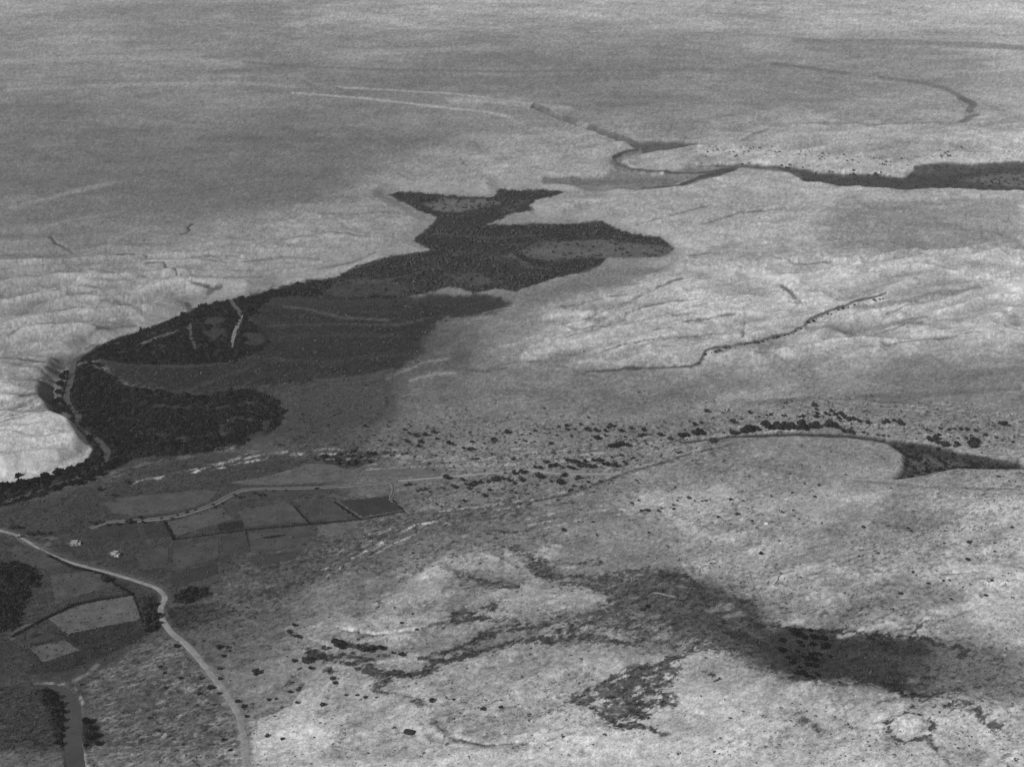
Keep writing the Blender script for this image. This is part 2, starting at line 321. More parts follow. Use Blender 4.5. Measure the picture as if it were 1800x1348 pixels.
paint(P([(1120, 436), (1178, 434), (1165, 450), (1112, 450)], 3, 1), 72)
for pts, wd, g in [([(900, 440), (920, 455), (980, 470), (1050, 462)], 12, 38), ([(760, 445), (800, 470), (850, 480)], 4, 34), ([(790, 405), (900, 398), (1040, 398), (1110, 416)], 8, 36), ([(510, 517), (600, 526), (700, 524)], 5, 34), ([(760, 540), (830, 536), (880, 525)], 5, 56), ([(870, 475), (920, 500), (960, 490)], 16, 34), ([(850, 552), (880, 545), (910, 540)], 3, 122), ([(880, 360), (896, 368), (912, 362)], 3, 92)]:
    paint(S(pts, wd, 3, 1.5), g, op=.9)
paint(P([(768, 376), (862, 376), (852, 402), (756, 404)], 3, 2), 48, .78)
paint(P([(960, 425), (1060, 420), (1120, 428), (1184, 434), (1168, 452), (1110, 455), (1060, 451), (1000, 456), (940, 446)], 4, 2.5), 84, .4)
for pts, wd in [([(620, 500), (690, 493), (740, 480)], 5), ([(800, 442), (860, 448), (890, 462), (960, 474)], 5), ([(770, 410), (850, 418), (950, 412)], 4), ([(820, 505), (880, 496)], 6), ([(560, 505), (620, 494), (690, 498), (715, 508), (680, 518)], 4), ([(770, 470), (790, 490), (840, 495)], 5), ([(700, 352), (740, 358), (780, 352)], 3), ([(880, 365), (905, 358), (925, 350)], 3), ([(890, 430), (930, 432), (960, 424)], 6)]:
    paint(S(pts, wd, 3, 3, brk=.35), 68, .4, op=.9)
thick_a = [(135, 640), (165, 614), (215, 594), (262, 581), (322, 556), (345, 543), (412, 527), (445, 523), (500, 507), (590, 492), (560, 520), (480, 522), (450, 545), (436, 560), (472, 602), (455, 620), (415, 634), (412, 642), (240, 643), (170, 634)]
thick_b = [(124, 648), (160, 640), (182, 655), (220, 680), (330, 700), (440, 684), (482, 700), (497, 730), (492, 752), (440, 772), (420, 788), (330, 800), (240, 806), (200, 822), (150, 846), (20, 888), (-200, 930), (-200, 850), (12, 843), (140, 816), (164, 790), (152, 752), (112, 714), (109, 692), (122, 662)]
paint(P(thick_a, 4, 2), 40, .78); paint(P(thick_b, 5, 3), 48, .78); paint(P(thick_a, 5, 3, brk=.25), 17, .78); paint(P(thick_b, 6, 5, brk=.5), 19, .78)
paint(P([(215, 596), (262, 583), (318, 562), (330, 600), (345, 622), (410, 632), (412, 640), (240, 640), (250, 615)], 6, 3), 22, 1)
paint(P([(352, 562), (396, 556), (400, 596), (356, 604)], 6, 3, brk=.2), 52, .5); paint(P([(425, 585), (455, 585), (470, 602), (450, 615), (425, 608)], 6, 2), 52, .5)
paint(P([(180, 655), (240, 645), (330, 648), (420, 642), (520, 645), (560, 675), (440, 684), (330, 700), (220, 680)], 8, 4), 44, .8)
for pts, wd, g in [([(250, 645), (330, 648), (400, 642)], 6, 62), ([(330, 690), (400, 662), (440, 648)], 6, 64), ([(155, 628), (175, 634), (188, 640)], 5, 62), ([(388, 772), (392, 750), (415, 738), (440, 740)], 12, 58), ([(440, 772), (462, 758), (472, 738)], 14, 60)]:
    paint(S(pts, wd, 4, 2), g, .5, op=.85)

for pts, wd in [([(190, 700), (270, 716), (360, 722), (440, 712)], 9), ([(230, 760), (320, 772), (400, 764)], 8), ([(180, 730), (240, 740), (300, 745)], 7), ([(300, 690), (400, 700), (470, 720)], 7), ([(200, 625), (280, 610), (320, 615)], 7), ([(250, 595), (290, 580)], 5), ([(360, 540), (400, 545)], 5), ([(140, 830), (220, 800), (300, 790)], 6), ([(40, 865), (100, 850), (150, 830)], 5)]:
    paint(S(pts, wd, 5, 4, brk=.55), 58, .4, op=.9)
# ---- terrace, bluff and gullies
paint(P([(-300, 745), (12, 745), (60, 736), (100, 735), (126, 743), (150, 762), (161, 780), (154, 800), (100, 822), (12, 838), (-300, 840)], 3, 1.5, z=7), 158, 0)
for pts, wd, g in [([(60, 818), (100, 800), (140, 780)], 3, 120), ([(90, 812), (130, 796), (150, 786)], 3, 125), ([(30, 735), (80, 722), (100, 720)], 10, 138), ([(20, 560), (120, 545), (200, 550), (260, 560)], 12, 136), ([(20, 620), (100, 610), (160, 598)], 12, 138), ([(20, 520), (130, 516), (240, 520)], 9, 136), ([(250, 590), (330, 560)], 6, 150)]:
    paint(S(pts, wd, 5, 2, z=12), g, op=.7)
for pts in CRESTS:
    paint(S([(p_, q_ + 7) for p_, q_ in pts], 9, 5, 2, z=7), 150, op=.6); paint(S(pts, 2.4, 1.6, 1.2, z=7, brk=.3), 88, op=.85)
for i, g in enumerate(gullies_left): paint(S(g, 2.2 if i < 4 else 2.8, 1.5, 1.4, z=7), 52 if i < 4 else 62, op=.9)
for pts, wd in [([(140, 622), (180, 604), (215, 600)], 3), ([(150, 612), (165, 603), (180, 606)], 2.5), ([(330, 535), (336, 545)], 12), ([(470, 508), (480, 498), (500, 502)], 3), ([(365, 518), (390, 510)], 5), ([(120, 648), (160, 640)], 3)]:
    paint(S(pts, wd, 2, 1, z=4), 78, op=.8)

HEDGES = [
    ([(85, 977), (130, 998), (178, 1009), (200, 1026), (235, 1046)], 'dark bushy hedge in the ditch below the upper road', 6.8),
    ([(20, 1120), (75, 1090), (130, 1064), (180, 1054), (234, 1046)], 'long dark hedge along the top of the pale lower field', 6.8),
    ([(237, 1049), (243, 1070), (252, 1096)], 'short hedge down the right edge of the pale lower field', 4.7),
    ([(305, 949), (350, 943), (430, 932)], 'thin hedge below the field with the small black plot', 4.3),
    ([(432, 932), (545, 922), (640, 913), (714, 899)], 'thin dark hedge under the row of fields, ending right', 4.1),
    ([(290, 919), (298, 934), (306, 948)], 'short slanting hedge at the left end of the field row', 6.8),
    ([(518, 892), (532, 908), (546, 922)], 'short slanting hedge in the middle of the field row', 4.7),
    ([(588, 883), (612, 900), (633, 914)], 'short slanting hedge left of the darkest long field', 5.4),
    ([(690, 880), (702, 892), (712, 898)], 'short hedge at the right tip of the field row', 5.4),
    ([(466, 946), (500, 941)], 'stubby dark hedge alone in the middle of a lower field', 6.8),
    ([(432, 934), (436, 952), (440, 972)], 'faint hedge running down between two lower fields', 3),]
road_px = [(-150, 905), (-60, 918), (15, 936), (40, 946), (80, 970), (130, 990), (190, 1006), (240, 1021), (274, 1033), (290, 1049), (284, 1065), (284, 1085), (301, 1111), (330, 1136), (360, 1170), (390, 1210), (415, 1247), (427, 1282), (431, 1322), (435, 1350), (440, 1400), (448, 1460)]
# ---- lower left: farmland floor, flecked scrub
paint(P([(-200, 900), (20, 890), (180, 850), (330, 815), (430, 800), (560, 806), (600, 880), (560, 970), (380, 1010), (300, 1070), (250, 1130), (160, 1190), (-200, 1210)], 25, 8), 60, .6, op=.8)  # darkens the whole lower-left ground with a soft edge
for pts, wd, g in [([(230, 850), (300, 838), (350, 828), (400, 815), (440, 802), (500, 797), (556, 806)], 9, 128), ([(330, 832), (400, 822), (470, 806)], 5, 150), ([(160, 845), (230, 822), (310, 808), (400, 794), (490, 797)], 8, 84), ([(100, 862), (150, 852), (200, 845), (215, 838)], 10, 82), ([(20, 905), (70, 895), (120, 885)], 8, 62),
                   ([(400, 780), (425, 788), (380, 792)], 8, 96), ([(20, 938), (80, 945), (100, 948)], 7, 84), ([(40, 950), (70, 962), (84, 958)], 9, 88)]:
    paint(S(pts, wd*1.2, 2.5, 3, brk=.78), g*1.12, .3, op=.95)
paint(P([(560, 800), (620, 795), (690, 797), (660, 812), (610, 826), (570, 815)], 3, 3), 46, .9, op=.85)
for pts, g, sc in [([(-200, 990), (20, 990), (55, 1000), (75, 1015), (50, 1060), (30, 1110), (-200, 1130)], 30, 1), ([(240, 1050), (285, 1050), (282, 1085), (290, 1110), (260, 1120), (250, 1080)], 36, .8), ([(310, 1040), (370, 1035), (365, 1055), (330, 1065), (300, 1062)], 38, .9), ([(290, 1070), (380, 1060), (430, 1075), (340, 1110), (300, 1108)], 52, .9),
                   ([(60, 1120), (150, 1105), (240, 1095), (260, 1120), (200, 1150), (120, 1185), (50, 1190)], 48, .7), ([(-200, 1205), (20, 1208), (95, 1216), (116, 1240), (120, 1300), (110, 1330), (-200, 1330)], 58, .8), ([(85, 1218), (112, 1222), (120, 1260), (118, 1310), (100, 1310), (92, 1270), (70, 1225)], 34, .78),
                   ([(140, 1265), (175, 1275), (180, 1310), (150, 1325), (140, 1300)], 46, .78), ([(90, 1190), (150, 1180), (170, 1170), (150, 1200), (130, 1205)], 60, .3)]:
    paint(P(pts, 6, 4), g, sc)
paint(S([(60, 1204), (110, 1204), (128, 1208)], 6, 2, 2, brk=.75), 112); paint(S([(126, 1205), (140, 1222), (147, 1242)], 5, 1.5, 2, brk=.85), 142); paint(S([(132, 1200), (158, 1186), (172, 1172)], 9, 4, 2), 108, op=.8); paint(S([(20, 1125), (35, 1105), (55, 1100)], 9, 4, 2), 96, op=.8)
paint(P([(170, 1185), (260, 1130), (310, 1130), (350, 1180), (400, 1240), (425, 1290), (425, 1400), (140, 1400), (140, 1325), (185, 1300), (160, 1250), (150, 1210)], 12, 6), 72, .55, 1, op=.85)
paint(P([(20, 1325), (420, 1320), (430, 1480), (-200, 1480), (-200, 1330)], 14, 8), 100, .4, op=.6)
paint(P([(430, 960), (700, 900), (740, 930), (640, 1000), (520, 1060), (430, 1100), (330, 1110), (380, 1040)], 25, 8), 72, .75, .7, op=.6)
paint(P([(640, 935), (760, 905), (930, 885), (960, 895), (860, 915), (760, 935), (680, 965)], 8, 5, brk=.4), 84, .8, .5)

# ---- middle ground: wadi strip, tracks of flood water
for pts, wd, g, op in [([(660, 800), (760, 808), (900, 806), (1050, 798), (1150, 790), (1240, 775)], 9, 134, .7), ([(1240, 768), (1330, 742), (1450, 735), (1560, 755), (1640, 770)], 10, 136, .6), ([(1100, 800), (1220, 772), (1300, 755), (1400, 748)], 5, 142, .6), ([(700, 825), (820, 818), (950, 815)], 5, 128, .6),
                       ([(720, 905), (830, 898), (930, 885), (1000, 870), (1060, 848), (1110, 828), (1180, 808)], 4, 70, .8), ([(960, 905), (1000, 880), (1050, 858)], 3, 140, .5), ([(1290, 812), (1340, 820), (1400, 832), (1430, 835)], 4, 98, .7), ([(1500, 842), (1560, 846), (1600, 853), (1700, 856), (1790, 858)], 4, 100, .7), ([(1490, 838), (1580, 842), (1610, 848)], 3, 142, .6),
                       ([(700, 745), (780, 738), (850, 742), (960, 735)], 6, 92, .5), ([(690, 665), (730, 655), (790, 648), (850, 655), (890, 650)], 8, 82, .8), ([(720, 672), (760, 660), (800, 657)], 6, 142, .6), ([(860, 650), (900, 640), (960, 640)], 4, 84, .6), ([(930, 640), (1000, 652), (1060, 668)], 4, 86, .6),
                       ([(1320, 705), (1380, 700), (1480, 695), (1620, 690), (1790, 680)], 14, 94, .6), ([(1640, 660), (1790, 650)], 22, 100, .6), ([(1380, 780), (1370, 800), (1345, 808)], 8, 92, .7), ([(1280, 780), (1340, 765), (1250, 790)], 8, 88, .6)]:
    paint(S(pts, wd, 3, 1.5), g, op=op)
for pts, wd in [([(560, 800), (655, 799), (760, 803), (850, 808), (960, 806), (1060, 797)], 5), ([(640, 828), (760, 818), (860, 820), (1000, 812), (1100, 803), (1180, 788), (1300, 758), (1400, 750)], 5), ([(900, 800), (1010, 792), (1130, 780), (1215, 766), (1290, 745), (1380, 738)], 5), ([(1060, 845), (1100, 824), (1170, 806), (1230, 790), (1300, 782)], 4),
                ([(1240, 752), (1330, 728), (1440, 722), (1540, 742), (1640, 760), (1790, 790)], 5), ([(1500, 735), (1600, 745), (1700, 765), (1790, 775)], 5), ([(1440, 700), (1560, 706), (1680, 715), (1790, 735)], 6), ([(740, 905), (830, 893), (940, 880), (1010, 862)], 4), ([(620, 985), (680, 950), (730, 925), (790, 910)], 5), ([(560, 1010), (620, 975), (660, 950)], 4), ([(930, 925), (1040, 900), (1160, 892), (1290, 905), (1370, 900)], 6)]:
    paint(S(pts, wd*.95, 2, 2.5, brk=.6), 160, .5, op=.85)
    paint(S([(a_ + 14, b_ + 8) for a_, b_ in pts], wd*.7, 2, 2.5, brk=.7), 152, .5, op=.8); paint(S([(a_ - 10, b_ - 9) for a_, b_ in pts], wd*.7, 2, 3, brk=.75), 150, .5, op=.8)
paint(P([(640, 770), (800, 735), (1000, 735), (1200, 740), (1300, 715), (1450, 690), (1600, 700), (1800, 720), (1800, 800), (1640, 770), (1450, 745), (1290, 765), (1150, 800), (1100, 850), (980, 880), (780, 900), (720, 880), (800, 830), (640, 800)], 18, 8), 112, .95, op=.35)
for pts in ([(720, 906), (830, 899), (930, 886), (1000, 871), (1050, 852), (1075, 843), (1110, 828), (1180, 808)], [(1180, 805), (1240, 790), (1300, 778)], [(700, 925), (760, 915), (820, 910)], [(600, 985), (640, 955), (690, 935)], [(565, 1000), (600, 978), (640, 960)]):
    paint(S(pts, 4.5, 2, 2.5, brk=.62), 62, .7, op=.8)
paint(P([(900, 545), (1000, 520), (1150, 490), (1180, 470), (1060, 470), (990, 495), (920, 515)], 16, 6), 106, .1, op=.8)
for pts, wd, g in [([(930, 625), (1000, 608), (1080, 596), (1160, 580), (1250, 585)], 30, 164), ([(960, 562), (1030, 552), (1010, 572)], 14, 172), ([(1020, 640), (1100, 636), (1200, 620), (1230, 600)], 16, 156), ([(1170, 520), (1230, 512), (1290, 530)], 18, 162), ([(1140, 490), (1180, 482), (1200, 500)], 12, 158), ([(1350, 545), (1362, 575)], 14, 160), ([(1515, 488), (1550, 484)], 20, 172),
                   ([(1590, 526), (1650, 512), (1720, 506)], 16, 156), ([(1550, 560), (1600, 548), (1580, 580), (1640, 570)], 12, 156), ([(1380, 622), (1435, 618)], 14, 162), ([(1280, 690), (1330, 690)], 22, 150), ([(1650, 470), (1720, 470), (1790, 480)], 16, 152), ([(1430, 515), (1490, 512)], 10, 154)]:
    paint(S(pts, wd, 8, 6, z=2), g - 6, 0, op=.75)
for pts, wd, g in [([(1000, 600), (1060, 580), (1130, 570)], 6, 122), ([(1100, 620), (1180, 598), (1250, 590)], 6, 122), ([(1030, 575), (1120, 545), (1200, 530)], 6, 124), ([(1160, 560), (1240, 540)], 5, 124), ([(1090, 540), (1150, 515), (1180, 500)], 4, 108), ([(1370, 505), (1390, 520), (1400, 535)], 5, 108), ([(1500, 545), (1600, 535), (1640, 522), (1720, 510)], 10, 112), ([(1560, 575), (1630, 560)], 6, 110), ([(1420, 580), (1500, 580), (1600, 570)], 12, 118), ([(1300, 580), (1310, 590)], 4, 108)]:
    paint(S(pts, wd, 4, 2.5, z=2), g, op=.75)
for pts in RILLS: paint(S(pts, 3, 2, 2, brk=.4), 92, .4, op=.8)
paint(S(dash_line, 5, 2, 1.6), 64, op=.85)
paint(P(stream_bed, 4, 1.2, fine=.5), 74, .75); paint(S([(1585, 774), (1640, 780), (1690, 794), (1730, 806), (1790, 812)], 14, 5, 2), 46, .75, op=.85)
paint(P([(1610, 790), (1670, 796), (1680, 806), (1640, 818), (1600, 826), (1604, 806)], 5, 3), 84, .6, op=.7)
paint(S([(1200, 776), (1290, 763), (1400, 757), (1490, 758), (1560, 768), (1640, 778), (1700, 796), (1790, 812)], 9, 3, 1.5), 50, .75, op=.9)
paint(P([(1290, 770), (1400, 762), (1520, 764), (1585, 780), (1580, 815), (1500, 828), (1330, 800)], 10, 4), 124, .1, op=.5)

# ---- lower middle and right: scrub patches, the long dark patch, bare earth
for pts, wd, g, sc in [([(600, 1135), (640, 1141), (690, 1156), (740, 1161), (790, 1148), (830, 1136), (850, 1118), (900, 1106), (1000, 1100), (1060, 1096)], 15, 60, .9), ([(540, 1156), (590, 1166), (640, 1180), (700, 1190), (745, 1184), (765, 1164), (830, 1154), (900, 1134), (980, 1126), (1040, 1118)], 15, 64, .9), ([(640, 1175), (680, 1200), (660, 1215)], 18, 74, .8),
                   ([(745, 1108), (800, 1100), (850, 1092), (880, 1098)], 16, 72, .8), ([(800, 1090), (850, 1076), (862, 1072)], 22, 76, .8), ([(908, 966), (935, 990), (958, 1012), (1000, 1026), (1060, 1020), (1140, 1006)], 24, 76, .8), ([(800, 1012), (850, 1026), (910, 1036)], 20, 80, .8), ([(975, 985), (1010, 992), (1050, 990)], 12, 84, .8), ([(660, 1060), (690, 1050), (730, 1032), (760, 1020)], 6, 62, .9), ([(660, 1075), (668, 1065)], 6, 58, .9), ([(570, 1000), (640, 960), (700, 940)], 4, 64, .6),
                   ([(1020, 1100), (1070, 1080), (1090, 1060), (1140, 1040)], 26, 72, .8), ([(1040, 1125), (1100, 1135), (1160, 1120)], 18, 74, .8), ([(1010, 1228), (1060, 1205), (1110, 1180), (1165, 1165), (1205, 1148)], 14, 78, .9), ([(1085, 1215), (1110, 1195), (1140, 1235), (1120, 1260)], 34, 78, .9), ([(1005, 1232), (1050, 1255), (1085, 1272), (1092, 1288)], 10, 78, .9), ([(1150, 1212), (1180, 1228), (1200, 1250)], 14, 68, 1), ([(1100, 1270), (1150, 1290), (1170, 1296)], 10, 80, .9), ([(1225, 1256), (1246, 1270)], 10, 78, .8),
                   ([(1240, 1180), (1255, 1186), (1258, 1198)], 7, 72, .9), ([(1560, 1278), (1572, 1264), (1598, 1254), (1625, 1258), (1640, 1272), (1638, 1292), (1615, 1300), (1590, 1306), (1568, 1294), (1560, 1278)], 9, 72, .9), ([(1590, 1250), (1610, 1240), (1630, 1228)], 10, 76, .9), ([(1545, 1238), (1590, 1226), (1640, 1222), (1670, 1226)], 9, 84, .9), ([(1640, 1244), (1672, 1240), (1688, 1250)], 9, 78, .9), ([(1628, 1300), (1645, 1322), (1662, 1336), (1680, 1360)], 8, 88, .6), ([(1690, 1232), (1720, 1256), (1752, 1278)], 18, 86, .8),
                   ([(1400, 1258), (1420, 1272), (1440, 1284)], 6, 84, .7), ([(760, 1275), (800, 1305), (860, 1315)], 8, 104, .6), ([(540, 1150), (570, 1160)], 14, 62, .9), ([(575, 1180), (590, 1200)], 8, 72, .9), ([(500, 1210), (520, 1190), (530, 1178)], 7, 76, .9), ([(470, 1262), (520, 1232), (532, 1205)], 3, 72, .6), ([(660, 1220), (720, 1230), (740, 1245)], 8, 88, .7)]:
    paint(S(pts, wd*1.3, 6, 7, brk=.5), g - 2, sc, op=.94)
paint(P([(1120, 1010), (1180, 1000), (1250, 1028), (1330, 1058), (1345, 1088), (1380, 1104), (1480, 1108), (1600, 1118), (1690, 1128), (1780, 1145), (1780, 1200), (1700, 1220), (1620, 1218), (1580, 1216), (1530, 1212), (1480, 1202), (1400, 1200), (1340, 1182), (1290, 1152), (1240, 1112), (1190, 1105), (1130, 1070), (1080, 1050)], 22, 11, brk=.32), 72, .75, op=.88)  # long dark patch: ground tone lowered, edges soft and broken
paint(P([(1210, 1030), (1330, 1060), (1350, 1100), (1300, 1120), (1230, 1090)], 18, 10, brk=.25), 62, .78, op=.7)
paint(P([(1345, 1102), (1450, 1109), (1540, 1116), (1630, 1128), (1650, 1150), (1600, 1180), (1590, 1212), (1545, 1206), (1500, 1190), (1430, 1196), (1370, 1178), (1330, 1140)], 20, 10), 54, .75, op=.92)
paint(P([(1560, 1150), (1640, 1150), (1700, 1170), (1640, 1195), (1590, 1190)], 12, 5), 74, .6, op=.7)
for pts, g in [([(446, 1282), (500, 1250), (522, 1222), (565, 1236), (580, 1300), (545, 1345), (440, 1350)], 168), ([(590, 1095), (660, 1082), (760, 1086), (770, 1102), (700, 1114), (600, 1112)], 142), ([(665, 1060), (720, 1025), (770, 1008), (795, 1024), (780, 1055), (700, 1072)], 136), ([(745, 1020), (770, 1004), (790, 1012), (775, 1026)], 150), ([(1160, 1180), (1230, 1195), (1290, 1240), (1330, 1290), (1250, 1300), (1180, 1275), (1200, 1240)], 152), ([(1250, 1265), (1320, 1255), (1300, 1285)], 168),
               ([(960, 1150), (1060, 1140), (1090, 1165), (1020, 1185), (960, 1175)], 132), ([(1060, 1290), (1180, 1300), (1240, 1330), (1040, 1345)], 166), ([(1575, 1268), (1600, 1262), (1618, 1276), (1605, 1290), (1580, 1290)], 182), ([(1640, 1075), (1690, 1060), (1660, 1090)], 160), ([(1680, 990), (1760, 980), (1780, 1010), (1700, 1020)], 158), ([(1700, 1060), (1790, 1040), (1790, 1090), (1710, 1085)], 160), ([(1650, 945), (1720, 940), (1700, 960)], 152),
               ([(680, 1150), (720, 1148), (770, 1155), (690, 1165)], 144), ([(1120, 870), (1260, 850), (1300, 870), (1200, 900), (1110, 895)], 146), ([(900, 985), (960, 965), (1000, 970), (960, 990)], 138), ([(780, 990), (850, 975), (870, 1000), (800, 1010)], 138), ([(480, 1345), (900, 1330), (1800, 1345), (1800, 1460), (480, 1460)], 158), ([(610, 1122), (680, 1128), (740, 1122), (690, 1136)], 150)]:
    paint(P(pts, 17, 11), g + 12, .12, op=.85)
for pts, wd, g in [([(602, 1110), (660, 1114), (720, 1112), (745, 1106)], 5, 176), ([(640, 1132), (690, 1126), (730, 1130)], 7, 160), ([(660, 1168), (700, 1160), (740, 1163), (760, 1160)], 12, 162), ([(735, 1020), (765, 1006), (790, 1014)], 14, 156), ([(700, 1060), (760, 1040), (780, 1030)], 14, 140), ([(545, 1126), (572, 1136), (592, 1144)], 7, 160), ([(810, 985), (840, 975), (870, 985)], 8, 158), ([(890, 975), (950, 968), (985, 960)], 7, 158), ([(920, 992), (900, 998), (890, 992)], 8, 150), ([(990, 1000), (1010, 996)], 8, 156),
                   ([(1060, 1185), (1120, 1160), (1160, 1158)], 18, 150), ([(1170, 1205), (1230, 1208)], 8, 172), ([(1180, 1240), (1260, 1250), (1310, 1270)], 20, 170), ([(1480, 1115), (1560, 1096), (1600, 1100)], 12, 158), ([(1380, 1094), (1410, 1090)], 9, 168), ([(1690, 1062), (1740, 1050), (1790, 1048)], 18, 170), ([(1680, 1000), (1720, 992), (1770, 990)], 10, 172), ([(1500, 1300), (1520, 1330)], 10, 160), ([(470, 1315), (520, 1290), (560, 1300)], 26, 186), ([(680, 1345), (900, 1338), (1200, 1340)], 10, 172)]:
    paint(S(pts, wd*1.2, 5, 5), g, .1, op=.85)
for pts, wd, g in [([(580, 805), (640, 800), (690, 798)], 12, 52), ([(660, 920), (690, 925)], 9, 60), ([(730, 912), (800, 905), (860, 900)], 18, 80), ([(560, 960), (620, 950), (690, 945)], 12, 72), ([(440, 1010), (560, 985)], 24, 62), ([(420, 1050), (500, 1040), (560, 1010)], 26, 66), ([(800, 920), (850, 915), (930, 905)], 6, 78), ([(960, 890), (1010, 885)], 9, 88), ([(860, 935), (920, 938)], 10, 92), ([(860, 870), (900, 872), (890, 885)], 18, 92), ([(570, 1160), (600, 1158), (650, 1166)], 22, 60), ([(690, 1185), (740, 1190), (770, 1178)], 20, 62), ([(745, 1160), (790, 1165), (830, 1150)], 18, 62)]:
    paint(S(pts, wd, 5, 6, brk=.5), g, .9, op=.85)
paint(P([(1008, 1232), (1060, 1200), (1150, 1166), (1208, 1148), (1196, 1182), (1165, 1214), (1202, 1248), (1150, 1242), (1116, 1262), (1164, 1294), (1092, 1286), (1050, 1256)], 9, 8, brk=.5), 82, .95, op=.85)
paint(P([(905, 965), (935, 968), (1000, 1012), (1120, 1000), (1190, 998), (1250, 1034), (1330, 1090), (1290, 1150), (1210, 1150), (1130, 1132), (1050, 1112), (1005, 1088), (1075, 1052), (980, 1034)], 14, 9, brk=.5), 84, .9, op=.85)
paint(P([(880, 1095), (1010, 1075), (1100, 1090), (1060, 1130), (960, 1128), (850, 1125)], 12, 9, brk=.75), 84, .9, op=.8)
paint(P([(1640, 1120), (1720, 1130), (1850, 1140), (1850, 1225), (1700, 1225), (1640, 1212)], 22, 9, brk=.2), 112, .6, op=.72)
for u_, v_, w_, h_ in [(1204, 1029, 16, 8), (1113, 1053, 14, 7), (1098, 1084, 10, 7), (1113, 1079, 10, 8), (1147, 1086, 18, 9), (1138, 1105, 9, 7), (1074, 1098, 40, 9), (1163, 1122, 24, 12), (1150, 1131, 14, 8), (1262, 1068, 40, 16), (1290, 1080, 30, 14), (1180, 1148, 20, 9), (1020, 1024, 24, 5), (1110, 1018, 26, 5), (1430, 1092, 30, 8), (1455, 1200, 60, 6), (1500, 1214, 60, 6), (1560, 1232, 70, 8), (1040, 1110, 30, 6), (960, 1030, 24, 5)]:
    paint(S([(u_ - w_/2, v_ + h_*.2), (u_ + w_/2, v_ - h_*.2)], h_, 4, 5), 124, .2, op=.75)
for pts, wd, g in [([(1330, 1098), (1440, 1106), (1560, 1112), (1640, 1122)], 12, 40), ([(1520, 1120), (1570, 1130), (1560, 1140)], 12, 40), ([(1510, 1195), (1570, 1205), (1580, 1216)], 22, 40), ([(1570, 1180), (1640, 1190)], 14, 48), ([(1600, 1225), (1660, 1215), (1690, 1210)], 12, 52), ([(1590, 1105), (1620, 1100), (1600, 1112)], 16, 62), ([(1650, 1130), (1700, 1140), (1690, 1150)], 18, 60), ([(1395, 1150), (1440, 1160)], 30, 40), ([(1390, 1195), (1460, 1202), (1540, 1208)], 9, 70), ([(1170, 1010), (1210, 1020), (1240, 1050)], 26, 58), ([(1290, 1110), (1340, 1130)], 24, 50)]:
    paint(S(pts, wd, 6, 6, brk=.45), g, .9, op=.85)
for pts, wd, g in [([(860, 1112), (950, 1098), (1050, 1092)], 5, 128), ([(740, 1118), (800, 1112), (900, 1100)], 4, 122), ([(1040, 1115), (1100, 1120), (1140, 1130)], 3, 138), ([(735, 1072), (760, 1060), (790, 1040)], 3, 156), ([(545, 1126), (570, 1135), (588, 1143)], 7, 146), ([(600, 1200), (680, 1222), (780, 1232), (850, 1240)], 3, 140), ([(1490, 1290), (1500, 1310), (1510, 1330)], 4, 168), ([(1455, 1058), (1480, 1045)], 7, 160), ([(1570, 960), (1540, 930), (1500, 880), (1480, 845)], 3, 130), ([(1580, 1100), (1595, 1070), (1590, 1040)], 5, 142), ([(850, 1245), (900, 1242), (940, 1232), (1000, 1232)], 3, 145)]:
    paint(S(pts, wd, 2, 1.2), g, op=.8)
paint(S(road_px, 18, 8, 3), 86, .2, op=.65); paint(S(road_px[14:], 18, 6, 3), 122, .1, op=.5)
for hp in HEDGES: paint(S(hp[0], hp[2]*.8, 2.5, 1.2), 38, .7, op=.7)
paint(S([(122, 958), (140, 957)], 10, 3, 2), 100, 0, op=.7); paint(S([(196, 976), (210, 974)], 10, 3, 2), 96, 0, op=.7); paint(S([(30, 946), (60, 962), (85, 968)], 10, 4, 2), 92, .2, op=.7)
# flecks of scrub, and bare paths between the tussocks
FL = fbm(bx/6.5, by/4.2, 121, 4, .75); FL2 = fbm(bx/24, by/13, 125, 3, .7)
kn = sstep((VV - 520)/260)
low = sstep((80 - tone)/40)*kn
tone *= 1 - .50*kn*np.clip(scrub*1.25, 0, 1)*np.clip((FL + .35*FL2 - .10)/.22, 0, 1)
tone *= 1 + .22*kn*np.clip((-FL - .12)/.3, 0, 1)*(.4 + .6*scrub)
tone *= 1 + .75*mosaic*np.clip((ridged(bx/11, by/8, 131, 4, .65) - .26)/.45, 0, 1)*np.clip(.6 + FL2*1.2, 0, 1)
tone *= 1 + low*(.55*FL2 + .42*FL)
Wb = (slice(np.searchsorted(VA, 632), np.searchsorted(VA, 752)), slice(np.searchsorted(UA, 20), np.searchsorted(UA, 175)))
mb = sstep((up_full[Wb] - .10)/.2)*.9; keep_ = tone[Wb].copy(); tone[Wb] = np.where(tone[Wb] < 70, tone[Wb]*(1 - mb) + 140*mb, tone[Wb]); scrub[Wb] *= 1 - mb
for g in gullies_left[:4]: paint(S(g, 2.4, 1.5, 1, z=6), 58, op=.85)
# film grain imitated in the ground tone: unrelated from one spot to the next
sp_ = RNG.normal(size=tone.shape).astype(np.float32); sp_ = sp_ + .5*(np.roll(sp_, 1, 1) + np.roll(sp_, 1, 0))*RNG.uniform(0, 1, tone.shape)
tone += 5*sstep((tone - 118)/40)
tone *= 1 + np.clip(.058*sp_, -.2, .2)*(1 - .6*sstep(4*up_full*(1 - up_full)))
tone = np.clip(tone, 16, 215)
def lin(g): g = np.asarray(g, float)/255.0; return np.where(g <= .04045, g/12.92, ((g+.055)/1.055)**2.4)
REFL = 1.0
refl = np.clip(REFL*lin(tone), .008, .62)

